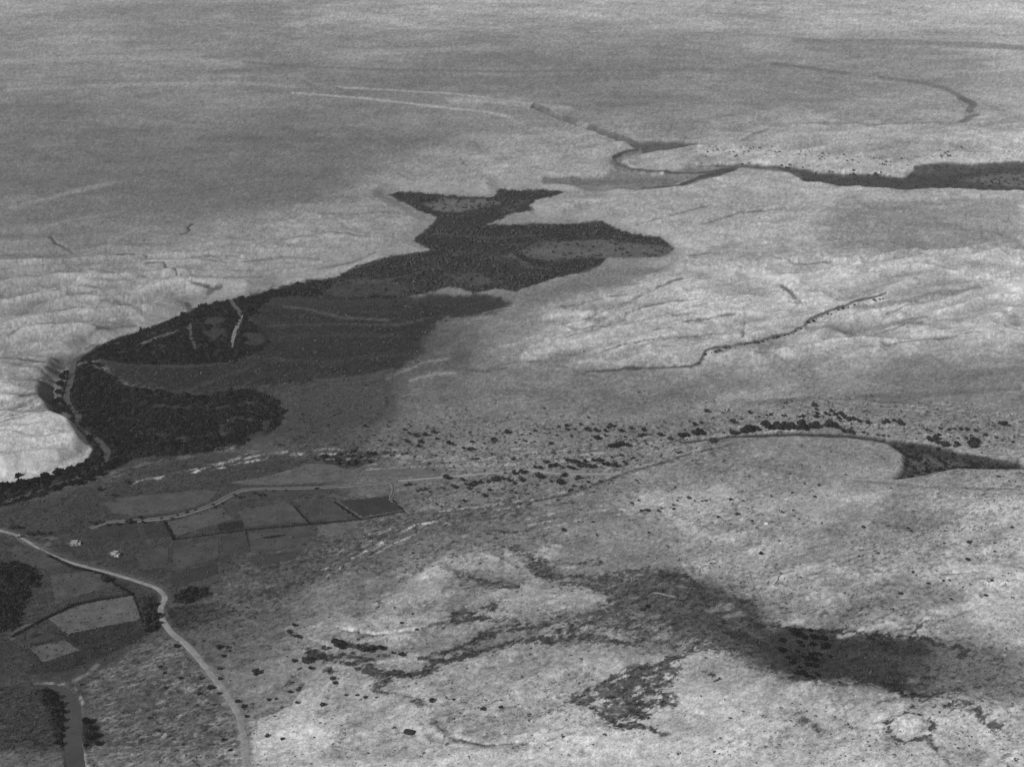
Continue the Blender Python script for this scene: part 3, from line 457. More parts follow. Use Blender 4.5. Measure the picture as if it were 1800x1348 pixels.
# ------------------------------------------------------------------ materials
def new_mat(name):
    m = bpy.data.materials.new(name); m.use_nodes = True; t = m.node_tree
    return m, t, t.nodes['Principled BSDF']
def N(t, kind, **kw):
    n = t.nodes.new(kind)
    for k, v in kw.items(): setattr(n, k, v)
    return n
def math_node(t, op, a, b=None, clamp=False):
    n = N(t, 'ShaderNodeMath', operation=op); n.use_clamp = clamp
    for i, q in enumerate((a, b)):
        if q is None: continue
        if isinstance(q, (int, float)): n.inputs[i].default_value = q
        else: t.links.new(q, n.inputs[i])
    return n.outputs[0]
def noise(t, vec, scale, detail=4, rough=.6):
    n = N(t, 'ShaderNodeTexNoise'); n.inputs['Scale'].default_value = scale; n.inputs['Detail'].default_value = detail; n.inputs['Roughness'].default_value = rough
    t.links.new(vec, n.inputs['Vector']); return n.outputs['Fac']
def ramp(t, v, lo, hi, a=0.0, b=1.0):
    n = N(t, 'ShaderNodeMapRange'); n.clamp = True
    n.inputs[1].default_value = lo; n.inputs[2].default_value = hi; n.inputs[3].default_value = a; n.inputs[4].default_value = b
    t.links.new(v, n.inputs[0]); return n.outputs[0]
def mixf(t, f, a, b):
    n = N(t, 'ShaderNodeMix', data_type='FLOAT')
    for i, q in ((0, f), (2, a), (3, b)):
        if isinstance(q, (int, float)): n.inputs[i].default_value = q
        else: t.links.new(q, n.inputs[i])
    return n.outputs[0]
def finish(t, bsdf, val, rough=1.0, spec=0.0):
    c = N(t, 'ShaderNodeCombineColor'); 
    for i in range(3): t.links.new(val, c.inputs[i])
    t.links.new(c.outputs[0], bsdf.inputs['Base Color'])
    bsdf.inputs['Roughness'].default_value = rough; bsdf.inputs['Specular IOR Level'].default_value = spec
def ground_material():
    m, t, b = new_mat('earth_and_scrub')
    geo = N(t, 'ShaderNodeNewGeometry'); pos = geo.outputs['Position']
    def attr(n):
        a = N(t, 'ShaderNodeAttribute'); a.attribute_name = n; return a.outputs['Fac']
    r, s, mo = attr('reflectance'), attr('scrub'), attr('mosaic')
    n1 = noise(t, pos, 1/7.0, 6, .9); n2 = noise(t, pos, 1/60.0, 5, .7)
    k = math_node(t, 'ADD', ramp(t, n1, .28, .72, .55, 1.45), ramp(t, n2, .3, .7, -.16, .16))
    val = math_node(t, 'MULTIPLY', r, k)
    # low scrub between bare earth
    n3 = noise(t, pos, 1/5.5, 4, .65)
    thr = math_node(t, 'SUBTRACT', .73, math_node(t, 'MULTIPLY', s, .24))
    f = ramp(t, math_node(t, 'SUBTRACT', n3, thr), -.02, .05)
    f = math_node(t, 'MULTIPLY', f, .62)
    val = mixf(t, f, val, math_node(t, 'MULTIPLY', r, .38))
    # bare paths between tussocks
    vo = N(t, 'ShaderNodeTexVoronoi', feature='DISTANCE_TO_EDGE'); vo.inputs['Scale'].default_value = 1/5.5
    wv = N(t, 'ShaderNodeVectorMath', operation='ADD'); nz = N(t, 'ShaderNodeTexNoise'); nz.inputs['Scale'].default_value = 1/8.0
    sc = N(t, 'ShaderNodeVectorMath', operation='SCALE'); sc.inputs['Scale'].default_value = 9.0
    t.links.new(pos, nz.inputs['Vector']); t.links.new(nz.outputs['Color'], sc.inputs[0]); t.links.new(pos, wv.inputs[0]); t.links.new(sc.outputs[0], wv.inputs[1]); t.links.new(wv.outputs[0], vo.inputs['Vector'])
    e = ramp(t, vo.outputs['Distance'], .03, .16, 1, 0); e = math_node(t, 'MULTIPLY', e, mo); e = math_node(t, 'MULTIPLY', e, ramp(t, noise(t, pos, 1/25.0, 3), .42, .6))
    val = mixf(t, e, val, math_node(t, 'MULTIPLY', r, 1.5))
    finish(t, b, val)
    bp = N(t, 'ShaderNodeBump'); bp.inputs['Strength'].default_value = .8; bp.inputs['Distance'].default_value = .8
    t.links.new(n1, bp.inputs['Height']); t.links.new(bp.outputs[0], b.inputs['Normal'])
    return m
def flat_material(name, base, var=.3, scale=.3, rough=1.0, spec=0.0, rand=0.0):
    m, t, b = new_mat(name); geo = N(t, 'ShaderNodeNewGeometry')
    v = ramp(t, noise(t, geo.outputs['Position'], scale, 5, .7), .25, .75, base*(1-var), base*(1+var))
    if rand:
        oi = N(t, 'ShaderNodeObjectInfo'); v = math_node(t, 'MULTIPLY', v, ramp(t, oi.outputs['Random'], 0, 1, 1-rand, 1+rand))
    finish(t, b, v, rough, spec); return m
def field_material(name, base, angle, spacing):
    """ploughed or sown ground: faint furrow lines and patchy growth"""
    m, t, b = new_mat(name); geo = N(t, 'ShaderNodeNewGeometry'); pos = geo.outputs['Position']
    mp = N(t, 'ShaderNodeMapping'); mp.inputs['Rotation'].default_value = (0, 0, angle); t.links.new(pos, mp.inputs['Vector'])
    wv = N(t, 'ShaderNodeTexWave'); wv.inputs['Scale'].default_value = 1/spacing; wv.inputs['Distortion'].default_value = 1.5; wv.inputs['Detail'].default_value = 2; t.links.new(mp.outputs[0], wv.inputs['Vector'])
    a = ramp(t, wv.outputs['Fac'], 0, 1, .93, 1.07); c = ramp(t, noise(t, pos, 1/14.0, 6, .8), .28, .72, .55, 1.45)
    v = math_node(t, 'MULTIPLY', math_node(t, 'MULTIPLY', a, c), base)
    finish(t, b, v); return m
M_ground = ground_material()
M_road = flat_material('pale_dust', float(lin(122)), .40, .18)
M_track = flat_material('track_dust', float(lin(136)), .2, .25)
M_bank = flat_material('canal_bank_earth', float(lin(104)), .25, .3)
M_leaf = flat_material('dark_foliage', .028, .45, .6, rand=.4)
M_black = flat_material('blackish_foliage', .009, .4, .6, rand=.3)
M_thicket = flat_material('thicket_foliage', .013, .8, .035)
M_far = flat_material('far_thicket_foliage', .040, .8, .02)
M_scrub = flat_material('scrub_foliage', .055, .6, .08)
M_bark = flat_material('bark', .09, .3, 2)
M_plaster = flat_material('whitewashed_plaster', .27, .15, .8)
M_roof = flat_material('mud_roof', .20, .2, .8)
M_dark = flat_material('dark_opening', .02, .2, 1)
M_cloth = flat_material('black_goat_hair_cloth', .022, .3, 1.5)
M_stone = flat_material('pale_stone', .16, .3, .7)
def water_material():
    m, t, b = new_mat('muddy_water'); geo = N(t, 'ShaderNodeNewGeometry')
    v = ramp(t, noise(t, geo.outputs['Position'], .05, 4, .6), .3, .7, .038, .055); finish(t, b, v, .18, .5)
    bp = N(t, 'ShaderNodeBump'); bp.inputs['Strength'].default_value = .12; bp.inputs['Distance'].default_value = .1
    t.links.new(noise(t, geo.outputs['Position'], 1.2, 3), bp.inputs['Height']); t.links.new(bp.outputs[0], b.inputs['Normal']); return m
M_water = water_material()
M_glint = flat_material('painted_glint', .15, .5, .35, .4, .3)  # pale colour standing for sun glint on the water

# ------------------------------------------------------------------ mesh helpers
def link_mesh(name, verts, faces, mat, parent=None, smooth=False):
    me = bpy.data.meshes.new(name); me.from_pydata([tuple(v) for v in verts], [], [tuple(f) for f in faces]); me.materials.append(mat)
    if smooth:
        me.polygons.foreach_set('use_smooth', np.ones(len(me.polygons), bool))
    o = bpy.data.objects.new(name, me); C.objects.link(o)
    if parent: o.parent = parent
    return o
def fast_mesh(name, verts, faces, mat, smooth=False):
    """verts (n,3) and equal-sized faces (m,k) arrays"""
    verts = np.asarray(verts, np.float32); faces = np.asarray(faces, np.int32); k = faces.shape[1]
    me = bpy.data.meshes.new(name); me.vertices.add(len(verts)); me.vertices.foreach_set('co', verts.ravel())
    me.loops.add(faces.size); me.loops.foreach_set('vertex_index', faces.ravel())
    me.polygons.add(len(faces)); me.polygons.foreach_set('loop_start', np.arange(0, faces.size, k, dtype=np.int32))
    me.polygons.foreach_set('loop_total', np.full(len(faces), k, np.int32))
    if smooth: me.polygons.foreach_set('use_smooth', np.ones(len(faces), bool))
    me.materials.append(mat); me.update(calc_edges=True)
    o = bpy.data.objects.new(name, me); C.objects.link(o); return o
def structure(o): o['kind'] = 'structure'; return o
def stuff(o, label): o['kind'] = 'stuff'; o['label'] = label; return o
def thing(name, label, cat, loc, rz=0, group=None):
    o = bpy.data.objects.new(name, None); C.objects.link(o); o.location = loc; o.rotation_euler = (0, 0, rz); o.empty_display_size = .5
    o['label'] = label; o['category'] = cat
    if group: o['group'] = group
    return o

# ------------------------------------------------------------------ ground sheet
ii = np.arange(NU*NV, dtype=np.int32).reshape(NV, NU)
quads = np.stack([ii[1:, :-1], ii[1:, 1:], ii[:-1, 1:], ii[:-1, :-1]], -1).reshape(-1, 4)
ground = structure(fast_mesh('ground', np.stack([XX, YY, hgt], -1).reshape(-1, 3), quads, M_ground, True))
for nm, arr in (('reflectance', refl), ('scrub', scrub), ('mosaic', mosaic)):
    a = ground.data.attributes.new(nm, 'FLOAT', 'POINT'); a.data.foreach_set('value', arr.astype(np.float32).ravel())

# ------------------------------------------------------------------ roads, canal, water
def smooth_path(pts, step=4.0, z=None):
    w3 = [plant(*p)[:2] if z is None else tuple(float(q) for q in to_ground(p[0], p[1], z)) for p in pts]
    p = np.array(w3); q = np.vstack([2*p[0]-p[1], p, 2*p[-1]-p[-2]]); out = []
    for k in range(1, len(q)-2):
        n = max(2, int(np.linalg.norm(q[k+1]-q[k])/step))
        for s in np.arange(n)/n:
            out.append(.5*((2*q[k]) + (-q[k-1]+q[k+1])*s + (2*q[k-1]-5*q[k]+4*q[k+1]-q[k+2])*s*s + (-q[k-1]+3*q[k]-3*q[k+1]+q[k+2])*s**3))
    out.append(q[-2]); return np.array(out)
def ribbon(name, path, offs, mat, lift, flat=None, wob=.25, width=None):
    d = np.gradient(path, axis=0); d /= np.linalg.norm(d, axis=1)[:, None] + 1e-9; nrm = np.stack([-d[:, 1], d[:, 0]], 1)
    offs = np.array(offs, float); L = np.arange(len(path))*.35
    wb = 1 + wob*np.stack([perlin(L, L*0 + 3.3*k, 101) for k in range(len(offs))], 1)
    wd = np.ones(len(path)) if width is None else np.interp(np.linspace(0, 1, len(path)), *width)
    P3 = path[:, None, :] + nrm[:, None, :]*(offs[None, :, None]*wb[:, :, None]*wd[:, None, None])
    x, y = P3[..., 0], P3[..., 1]; z = height(x, y) + np.array(lift)[None, :]
    if flat is not None:
        zc = np.convolve(np.pad(height(path[:, 0], path[:, 1]), 6, mode='edge'), np.ones(13)/13, 'valid'); z = np.repeat(zc[:, None] + flat, len(offs), 1)
    n, k = len(path), len(offs); q = np.arange(n*k).reshape(n, k)
    return fast_mesh(name, np.stack([x, y, z], -1).reshape(-1, 3), np.stack([q[:-1, :-1], q[:-1, 1:], q[1:, 1:], q[1:, :-1]], -1).reshape(-1, 4), mat, True)
structure(ribbon('road', smooth_path(road_px), [-2.5, -1.9, -.8, .8, 1.9, 2.5], M_road, [.03, .12, .16, .16, .12, .03], width=([0, .35, .6, 1], [.5, .68, 1, 1.1])))
track_px = [(700, 845), (760, 840), (860, 832), (920, 827), (945, 827), (965, 831), (1010, 833), (1092, 832)]
structure(ribbon('track', smooth_path(track_px), [-1.4, -.8, .8, 1.4], M_track, [.03, .12, .12, .03]))
canal_px = [(158, 928), (190, 918), (240, 915), (300, 909), (345, 897), (380, 884), (410, 868), (440, 860), (530, 858), (600, 855), (650, 850), (680, 847), (691, 853), (691, 866), (687, 878), (705, 890), (724, 903)]
canal_path = smooth_path(canal_px)
structure(ribbon('canal_bank', canal_path, [-3.2, -2.2, -1.5, -1.0, 1.0, 1.5, 2.2, 3.2], M_bank, [.03, .4, .45, .1, .1, .45, .4, .03], wob=.12, width=([0, .1, .72, .8, 1], [.8, 1, .9, .6, .5])))
structure(ribbon('canal_water', canal_path, [-1.15, 0, 1.15], M_water, [.3, .3, .3], wob=.08, width=([0, .1, .72, .8, 1], [.8, 1, .9, .6, .5])))
structure(ribbon('river', smooth_path(river_a), [-4, -2, 0, 2, 4], M_water, [0]*5, flat=.5, width=([0, .08, .3, .45, .6, 1], [.6, .9, .75, 1.1, 1.1, 1.2])))
structure(ribbon('river', smooth_path(river_b), [-7, -3.5, 0, 3.5, 7], M_water, [0]*5, flat=.5, width=([0, .08, .2, .35, 1], [.15, .45, .9, 1, 1.15])))
rc = smooth_path(river_c, 3)
structure(ribbon('river', rc, [-2.6, -1.3, 0, 1.3, 2.6], M_water, [0]*5, flat=.55, width=([0, .1, .2, .3, .42, .6, .66, .8, .9, 1], [1.3, 1.6, 1.5, 1.0, .3, .3, .7, 1, 1.6, 1])))
structure(ribbon('river_glint', smooth_path([(408, 614), (409, 600), (413, 586), (419, 570), (428, 553)], 3), [-2.6, -1.3, 0, 1.3, 2.6], M_glint, [0]*5, flat=1.0, width=([0, .5, 1], [.4, 1.2, .3])))  # pale strip laid on the river as a painted sun glint

# ------------------------------------------------------------------ fields
def field(pts, g, ang, sp):
    W, m = poly_mask(pts, 1.2, 1.3); jj, i_ = np.nonzero(m > .5)
    if len(jj) == 0: return
    oj, oi = W[0].start, W[1].start
    inside = np.zeros((NV, NU), bool); keep = np.ones(len(jj), bool); inside[jj+oj, i_+oi] = True
    q = inside[1:, :-1] & inside[1:, 1:] & inside[:-1, 1:] & inside[:-1, :-1]; fj, fi = np.nonzero(q)
    vid = -np.ones((NV, NU), int); quad = np.stack([ii[fj+1, fi], ii[fj+1, fi+1], ii[fj, fi+1], ii[fj, fi]], -1)
    used, inv = np.unique(quad, return_inverse=True); inv = inv.reshape(-1, 4)
    co = np.stack([XX.ravel()[used], YY.ravel()[used], hgt.ravel()[used] + .18], -1)
    structure(fast_mesh('field', co, inv, field_material('field_soil', float(lin(g))*REFL, ang, sp), True))
for f in [
    ([(180, 886), (215, 876), (362, 862), (384, 868), (372, 882), (338, 896), (296, 905), (242, 911), (200, 906)], 72, .15, 3.2),
    ([(392, 852), (470, 838), (548, 815), (590, 818), (632, 836), (626, 848), (540, 853), (440, 856)], 84, .2, 3.5),
    ([(293, 921), (392, 894), (411, 916), (309, 947)], 75, .5, 3), ([(250, 926), (288, 921), (304, 946), (262, 950)], 48, .5, 3),
    ([(381, 925), (424, 916), (431, 931), (385, 938)], 36, 1.2, 2.4), ([(416, 902), (500, 882), (518, 893), (542, 920), (433, 930)], 70, .3, 3),
    ([(524, 891), (578, 882), (626, 913), (548, 920)], 62, .3, 3), ([(592, 882), (684, 873), (712, 898), (636, 912)], 50, .2, 2.6), ([(436, 937), (546, 926), (560, 942), (530, 964), (440, 976)], 66, .3, 3),
    ([(553, 926), (640, 915), (606, 944), (572, 950)], 90, .2, 3), ([(306, 966), (384, 948), (386, 984), (302, 1008)], 66, .4, 3), ([(390, 944), (434, 938), (438, 974), (390, 982)], 58, .4, 3), ([(232, 972), (298, 962), (296, 1000), (250, 1008)], 62, .4, 3),
    ([(440, 862), (530, 860), (600, 857), (584, 868), (500, 876), (430, 872)], 60, .2, 3), ([(196, 916), (240, 918), (246, 948), (190, 956), (150, 946)], 50, .3, 3), ([(300, 1012), (380, 992), (384, 1012), (330, 1030), (300, 1030)], 50, .4, 3), ([(440, 980), (530, 968), (520, 986), (448, 1000)], 58, .4, 3), ([(640, 838), (700, 838), (800, 830), (780, 822), (690, 822), (640, 828)], 92, .1, 3),
    ([(82, 1089), (152, 1062), (234, 1047), (250, 1092), (182, 1106), (118, 1118)], 86, .3, 3), ([(50, 1142), (114, 1126), (143, 1146), (76, 1168)], 82, .3, 3), ([(20, 958), (70, 966), (128, 996), (84, 1006), (20, 986)], 66, .3, 3),
    ([(88, 1012), (168, 1004), (208, 1032), (150, 1048), (96, 1068)], 70, .3, 3), ([(84, 1114), (112, 1121), (54, 1138), (30, 1136)], 56, .3, 3)]:
    field(*f)

# ------------------------------------------------------------------ plants
def leaf_cards(rng, lobes, n, size):
    """leaf clumps as small tilted quads through a crown made of several lobes"""
    V, F = [], []
    tot = sum(l[3]**2 for l in lobes)
    for (cx, cy, cz, r, sq) in lobes:
        for _ in range(int(n*r*r/tot)):
            d = rng.normal(size=3); d /= np.linalg.norm(d); rr = r*rng.uniform(.55, 1.06)
            c = np.array([cx + d[0]*rr, cy + d[1]*rr, cz + d[2]*rr*sq])
            a = d + rng.normal(size=3)*.55; a /= np.linalg.norm(a); t1 = np.cross(a, rng.normal(size=3)); t1 /= np.linalg.norm(t1); t2 = np.cross(a, t1)
            s = size*rng.uniform(.6, 1.35); k = len(V)
            V += [c + s*t1, c + s*.8*t2 + a*s*.18, c - s*t1, c - s*.8*t2 - a*s*.12]; F.append((k, k+1, k+2, k+3))
    return np.array(V), np.array(F)
def tube(a, b, r0, r1, n=6):
    a, b = np.array(a, float), np.array(b, float); d = b-a; d /= np.linalg.norm(d); t = np.cross(d, [.3, .9, .2]); t /= np.linalg.norm(t); s = np.cross(d, t)
    V = []; 
    for p, r in ((a, r0), (b, r1)): V += [p + r*(math.cos(q)*t + math.sin(q)*s) for q in np.arange(n)*2*math.pi/n]
    F = [(i, (i+1) % n, n+(i+1) % n, n+i) for i in range(n)]
    return V, F
def trunk_mesh(rng, h):
    V, F = [], []
    def add(v, f): 
        k = len(V); V.extend(v); F.extend([tuple(q+k for q in g) for g in f])
    add(*tube((0, 0, -.4), (.05*h, 0, .45*h), .05*h, .032*h))
    for k in range(4):
        a = k*1.7 + rng.uniform(0, .6); add(*tube((.05*h, 0, .4*h), (.3*h*math.cos(a), .3*h*math.sin(a), .7*h), .028*h, .012*h, 5))
    me = bpy.data.meshes.new('trunk'); me.from_pydata([tuple(v) for v in V], [], F); me.materials.append(M_bark); return me
def crown_mesh(rng, h, wd, nl, n, name='crown'):
    lobes = [(0, 0, h*.58, wd*.34, .8)]
    for k in range(nl):
        a = 2*math.pi*k/nl + rng.uniform(-.4, .4); q = wd*rng.uniform(.2, .34); lobes.append((q*math.cos(a), q*math.sin(a), h*rng.uniform(.4, .72), wd*rng.uniform(.17, .27), .8))
    V, F = leaf_cards(rng, lobes, n, wd*.095)
    V[:, 2] = np.maximum(V[:, 2], .05); me = bpy.data.meshes.new(name); me.from_pydata([tuple(v) for v in V], [], [tuple(f) for f in F]); me.materials.append(M_leaf); return me
TREES = [(trunk_mesh(RNG, 5.0), crown_mesh(RNG, 5.0 + .4*k, 6.4, 5 + k % 3, 340)) for k in range(6)]     # about 6.4 m across
BLACK = []
for tm, cm in TREES[:4]:
    c2 = cm.copy(); c2.materials.clear(); c2.materials.append(M_black); BLACK.append((tm, c2))
SHRUBS = [crown_mesh(RNG, 1.5 + .15*k, 3.4, 4 + k % 2, 130, 'shrub') for k in range(5)]                    # about 3.4 m across
ORD = ['first', 'second', 'third', 'fourth', 'fifth', 'sixth', 'seventh', 'eighth', 'ninth', 'tenth', 'eleventh', 'twelfth', 'thirteenth', 'fourteenth', 'fifteenth', 'sixteenth', 'seventeenth', 'eighteenth', 'nineteenth', 'twentieth']
def put_plant(kind, u, v, px, label, group):
    mpp = metres_per_px(v); x, y, z = plant(u, v); wd = px*mpp*((1.06 if ('wadi' in group or 'grove' in group or 'track' in group) else 1.2) if kind == 'tree' else 1.08)*random.uniform(.8, 1.2)*(1.3 if 'along the stream' in group else 1)
    if kind == 'tree':
        k = random.randrange(len(TREES)); s = wd/6.4
        r = thing('tree', label, 'tree', (x, y, z), random.uniform(0, 6.28), group); r.scale = (s*random.uniform(.9, 1.1), s*random.uniform(.9, 1.1), s*random.uniform(.8, 1.1))
        src = BLACK[k % 4] if any(k_ in group for k_ in ('black', 'river', 'bluff', 'lower stream')) else TREES[k]
        if 'black' in group: r.scale = tuple(q_*1.05 for q_ in r.scale)
        for nm, me in (('trunk', src[0]), ('crown', src[1])):
            c = bpy.data.objects.new(nm, me); C.objects.link(c); c.parent = r
    else:
        s = wd/3.4; r = bpy.data.objects.new('shrub', random.choice(SHRUBS)); C.objects.link(r); r.location = (x, y, z); r.rotation_euler = (0, 0, random.uniform(0, 6.28))
        r.scale = (s*random.uniform(.85, 1.15), s*random.uniform(.85, 1.15), s*random.uniform(.75, 1.05)); r['label'] = label; r['category'] = 'shrub'; r['group'] = group
    return r
plant_spots = []
def cluster(kind, place, group, off, sc, pts, px=9.0):
    """one clump or row of plants; each is named by its size in the clump and its rank from the left"""
    rows = []
    for p in pts:
        s = (p[2]/sc if len(p) > 2 else px*random.uniform(.72, 1.25)); rows.append((off[0] + p[0]/sc, off[1] + p[1]/sc, s))
    rows.sort(); n = len(rows)
    for k, (u, v, s) in enumerate(rows):
        if n == 1: rank = 'lone'
        elif k == 0: rank = 'leftmost'
        elif k == n-1: rank = 'rightmost'
        elif k <= n//2: rank = ORD[k] + ' from left'
        else: rank = ORD[n-1-k] + ' from right'
        lab = f'dark {kind} standing alone {place}' if n == 1 else f'dark {kind}, {rank} of the {place}'
        if len(lab.split()) > 16: lab = lab.replace(' the ', ' ').replace('  ', ' ')
        if len(lab.split()) > 16: print('LONG', lab)
        put_plant(kind, u, v, s, lab, group); plant_spots.append((u, v))
Q = (900, 650); q = 2.995
cluster('tree', 'clump at the upper left of the wadi strip', 'trees on the wadi strip', Q, q, [(245, 305), (285, 300), (290, 320), (330, 318), (360, 293), (390, 320), (405, 325), (440, 330)], 8.5)
cluster('tree', 'clump right of the middle on the upper wadi strip', 'trees on the wadi strip', Q, q, [(490, 330), (503, 310), (518, 305), (490, 352), (445, 370), (455, 366), (572, 328), (625, 316)], 8.5)
cluster('shrub', 'scatter on pale ground under the upper wadi trees', 'shrubs on the wadi strip', Q, q, [(545, 355), (595, 357), (205, 393), (120, 325), (95, 340), (50, 345), (415, 372), (235, 347), (312, 352), (18, 385)], 6)
cluster('tree', 'loose line between the two wadi clumps', 'trees on the wadi strip', Q, q, [(692, 323), (672, 352), (690, 350), (775, 352), (787, 350), (705, 393)], 8)
cluster('tree', 'tight oblong thicket beside the wadi', 'trees of the oblong thicket', Q, q, [(515, 412), (530, 411), (545, 409), (560, 406), (575, 404), (590, 400), (608, 405)], 9)
cluster('tree', 'upper rank of the big grove above the track', 'trees of the grove above the track', Q, q, [(290, 485), (310, 490), (328, 490), (350, 497), (370, 499), (385, 487), (425, 484), (440, 482), (458, 487), (480, 500), (500, 508)], 9)
cluster('tree', 'lower rank of the big grove above the track', 'trees of the grove above the track', Q, q, [(300, 520), (318, 525), (350, 515), (385, 512), (405, 516), (432, 515), (525, 510), (545, 513)], 8.5)
cluster('tree', 'stragglers left of the big grove', 'trees left of the grove', Q, q, [(120, 518), (145, 523), (175, 492), (190, 488), (200, 515), (215, 514), (232, 508), (265, 520)], 8)
cluster('shrub', 'scatter right of the big grove', 'shrubs right of the grove', Q, q, [(525, 463), (577, 455), (640, 466), (630, 470), (780, 458), (870, 440), (885, 438), (590, 490), (600, 500)], 7)
cluster('tree', 'loose grove below the pale track', 'trees below the track', Q, q, [(10, 553), (50, 550), (12, 600), (50, 590), (140, 570), (155, 575), (270, 566), (262, 600), (250, 605), (338, 580), (350, 576)], 9)
cluster('shrub', 'scatter on dark grass below the track', 'shrubs below the track', Q, q, [(400, 595), (465, 592), (310, 635), (365, 622), (300, 640), (280, 555), (430, 645), (20, 650), (85, 655), (240, 690), (205, 590), (325, 615)], 7)
cluster('tree', 'row on the left bend of the tree-lined stream', 'trees along the stream bed', Q, q, [(1160, 340), (1185, 342), (1215, 335), (1248, 326), (1270, 315), (1290, 322)], 8.5)
cluster('tree', 'dense dark row along the stream bed', 'trees along the stream bed', Q, q, [(1335, 310), (1368, 315), (1388, 309), (1408, 315), (1428, 311), (1448, 316), (1470, 312), (1498, 318), (1528, 319), (1550, 311), (1578, 312), (1600, 309)], 10)
cluster('tree', 'right end of the dense stream row', 'trees along the stream bed', Q, q, [(1655, 304), (1678, 307), (1700, 312), (1740, 328), (1775, 334)], 9)
cluster('tree', 'line on the bank left of the stream row', 'trees along the stream bed', Q, q, [(830, 370), (885, 358), (905, 355), (920, 352), (960, 346), (985, 340), (1055, 382)], 8.5)
cluster('tree', 'scatter on the slope over the stream bend', 'trees over the stream bend', Q, q, [(1022, 226), (995, 284), (960, 297), (1160, 285), (1250, 232), (1465, 290)], 7.5)
cluster('shrub', 'broken upper line over the stream row', 'shrubs over the stream bed', Q, q, [(1140, 216), (1180, 245), (1340, 243), (1360, 241), (1425, 245), (1440, 245), (1510, 250), (1530, 248), (1300, 250), (1210, 262)], 6.5)
cluster('tree', 'clump at the crest of the stream bank', 'trees at the crest of the bank', Q, q, [(1590, 195), (1600, 215), (1605, 235), (1600, 255), (1650, 236), (1680, 225), (1670, 246), (1700, 240), (1728, 238), (1720, 264), (1745, 258), (1770, 268)], 8)
cluster('shrub', 'broken row on pale ground right of the field stream', 'shrubs on the pale lower slope', Q, q, [(665, 690), (630, 705), (870, 690), (850, 715), (850, 735), (715, 743), (700, 742), (680, 744), (780, 750), (770, 745)], 7)
cluster('shrub', 'dotted line across the plain below the wadi', 'shrubs on the open plain', Q, q, [(1085, 778), (1150, 687), (1215, 690), (1020, 692), (1000, 693), (960, 690), (930, 680), (1185, 765), (1420, 750), (1480, 742)], 6.5)
cluster('shrub', 'far-flung few on the open plain', 'shrubs on the open plain', Q, q, [(1615, 610), (720, 857), (425, 803), (270, 850), (1310, 970), (1045, 1020)], 7)
cluster('shrub', 'blackest pair inside the long dark patch', 'shrubs in the dark scrub', Q, q, [(712, 1252), (686, 1267)], 9)
Q = (1250, 650); q = 3.273
cluster('tree', 'clump along the upper right stream bank', 'trees on the upper right bank', Q, q, [(790, 298), (820, 292), (850, 305), (900, 315), (990, 312), (1010, 308), (1050, 300), (1085, 322)], 8.5)
cluster('shrub', 'row on the plain right of the bank', 'shrubs right of the bank', Q, q, [(1240, 352), (1265, 357), (1315, 342), (1370, 348), (1400, 344), (1435, 347), (1470, 350), (1520, 355)], 8)
cluster('shrub', 'scatter between the row and the stream valley', 'shrubs right of the bank', Q, q, [(1290, 380), (1310, 380), (1375, 385), (1420, 397), (1467, 397), (1578, 380), (1640, 395), (1675, 410), (1735, 420)], 7)
cluster('tree', 'group on the brink over the stream valley', 'trees over the stream valley', Q, q, [(1250, 410), (1280, 416), (1300, 425), (1330, 436), (1290, 406), (1345, 442), (1412, 440), (1400, 445)], 9)
cluster('tree', 'big clump right of the stream valley brink', 'trees over the stream valley', Q, q, [(1490, 436), (1512, 428), (1505, 450)], 12)
cluster('tree', 'at the far right edge of the wadi plain', 'trees at the right edge', Q, q, [(1663, 314), (1682, 326)], 8)
cluster('shrub', 'lower edge of the stream channel', 'shrubs in the stream channel', Q, q, [(770, 365), (820, 370), (875, 365), (900, 372), (960, 378), (990, 382), (1020, 385), (1555, 480)], 7)
cluster('shrub', 'few on the wide plain right of the middle', 'shrubs on the right-hand plain', Q, q, [(620, 668), (595, 735), (465, 708), (345, 728), (235, 872), (1655, 617), (875, 910)], 6)
cluster('shrub', 'upright few on the pale right-hand hills', 'shrubs on the right-hand hills', Q, q, [(1132, 914), (1150, 932), (960, 1057), (1000, 1085), (850, 1075), (1340, 1000), (1485, 997), (1630, 1047), (1475, 1095), (1730, 910)], 7)
cluster('shrub', 'few above the long dark patch, right side', 'shrubs above the dark scrub', Q, q, [(1615, 1215), (1160, 1167), (1580, 1300), (1380, 1322), (1370, 1212), (1335, 1217), (1250, 1232), (1090, 1290)], 7)
Q = (400, 1000); q = 3.6
cluster('shrub', 'short hooked row on smooth grey ground', 'shrubs of the hooked row', Q, q, [(388, 400), (398, 408), (408, 422), (425, 429), (442, 431), (465, 433)], 7.5)
cluster('tree', 'above the short hooked row', 'trees near the road', Q, q, [(422, 366)], 7)
cluster('tree', 'right of the lower road, in open scrub', 'trees near the road', Q, q, [(180, 665)], 11)
cluster('tree', 'left end of the curved scrub band', 'trees of the curved band', Q, q, [(420, 590), (497, 595), (525, 635)], 10)
cluster('tree', 'dark row on the upper curved band', 'trees of the curved band', Q, q, [(610, 515), (680, 475), (705, 484), (690, 495), (720, 510), (830, 515), (860, 520), (910, 510), (970, 512), (1045, 540), (1100, 550)], 9)
cluster('shrub', 'string falling from the curved band', 'shrubs below the curved band', Q, q, [(640, 650), (660, 695), (680, 725), (750, 800), (820, 800), (870, 815), (600, 865)], 8)
cluster('shrub', 'few along the thin pale line, bottom middle', 'shrubs along the thin pale line', Q, q, [(1430, 828), (1615, 888), (1725, 878), (1290, 838)], 8.5)
cluster('shrub', 'ragged row beside the pale slope, bottom left', 'shrubs beside the pale slope', Q, q, [(440, 850), (410, 720), (440, 768), (455, 755), (395, 785), (260, 830), (305, 825), (345, 1078), (250, 1060)], 8)
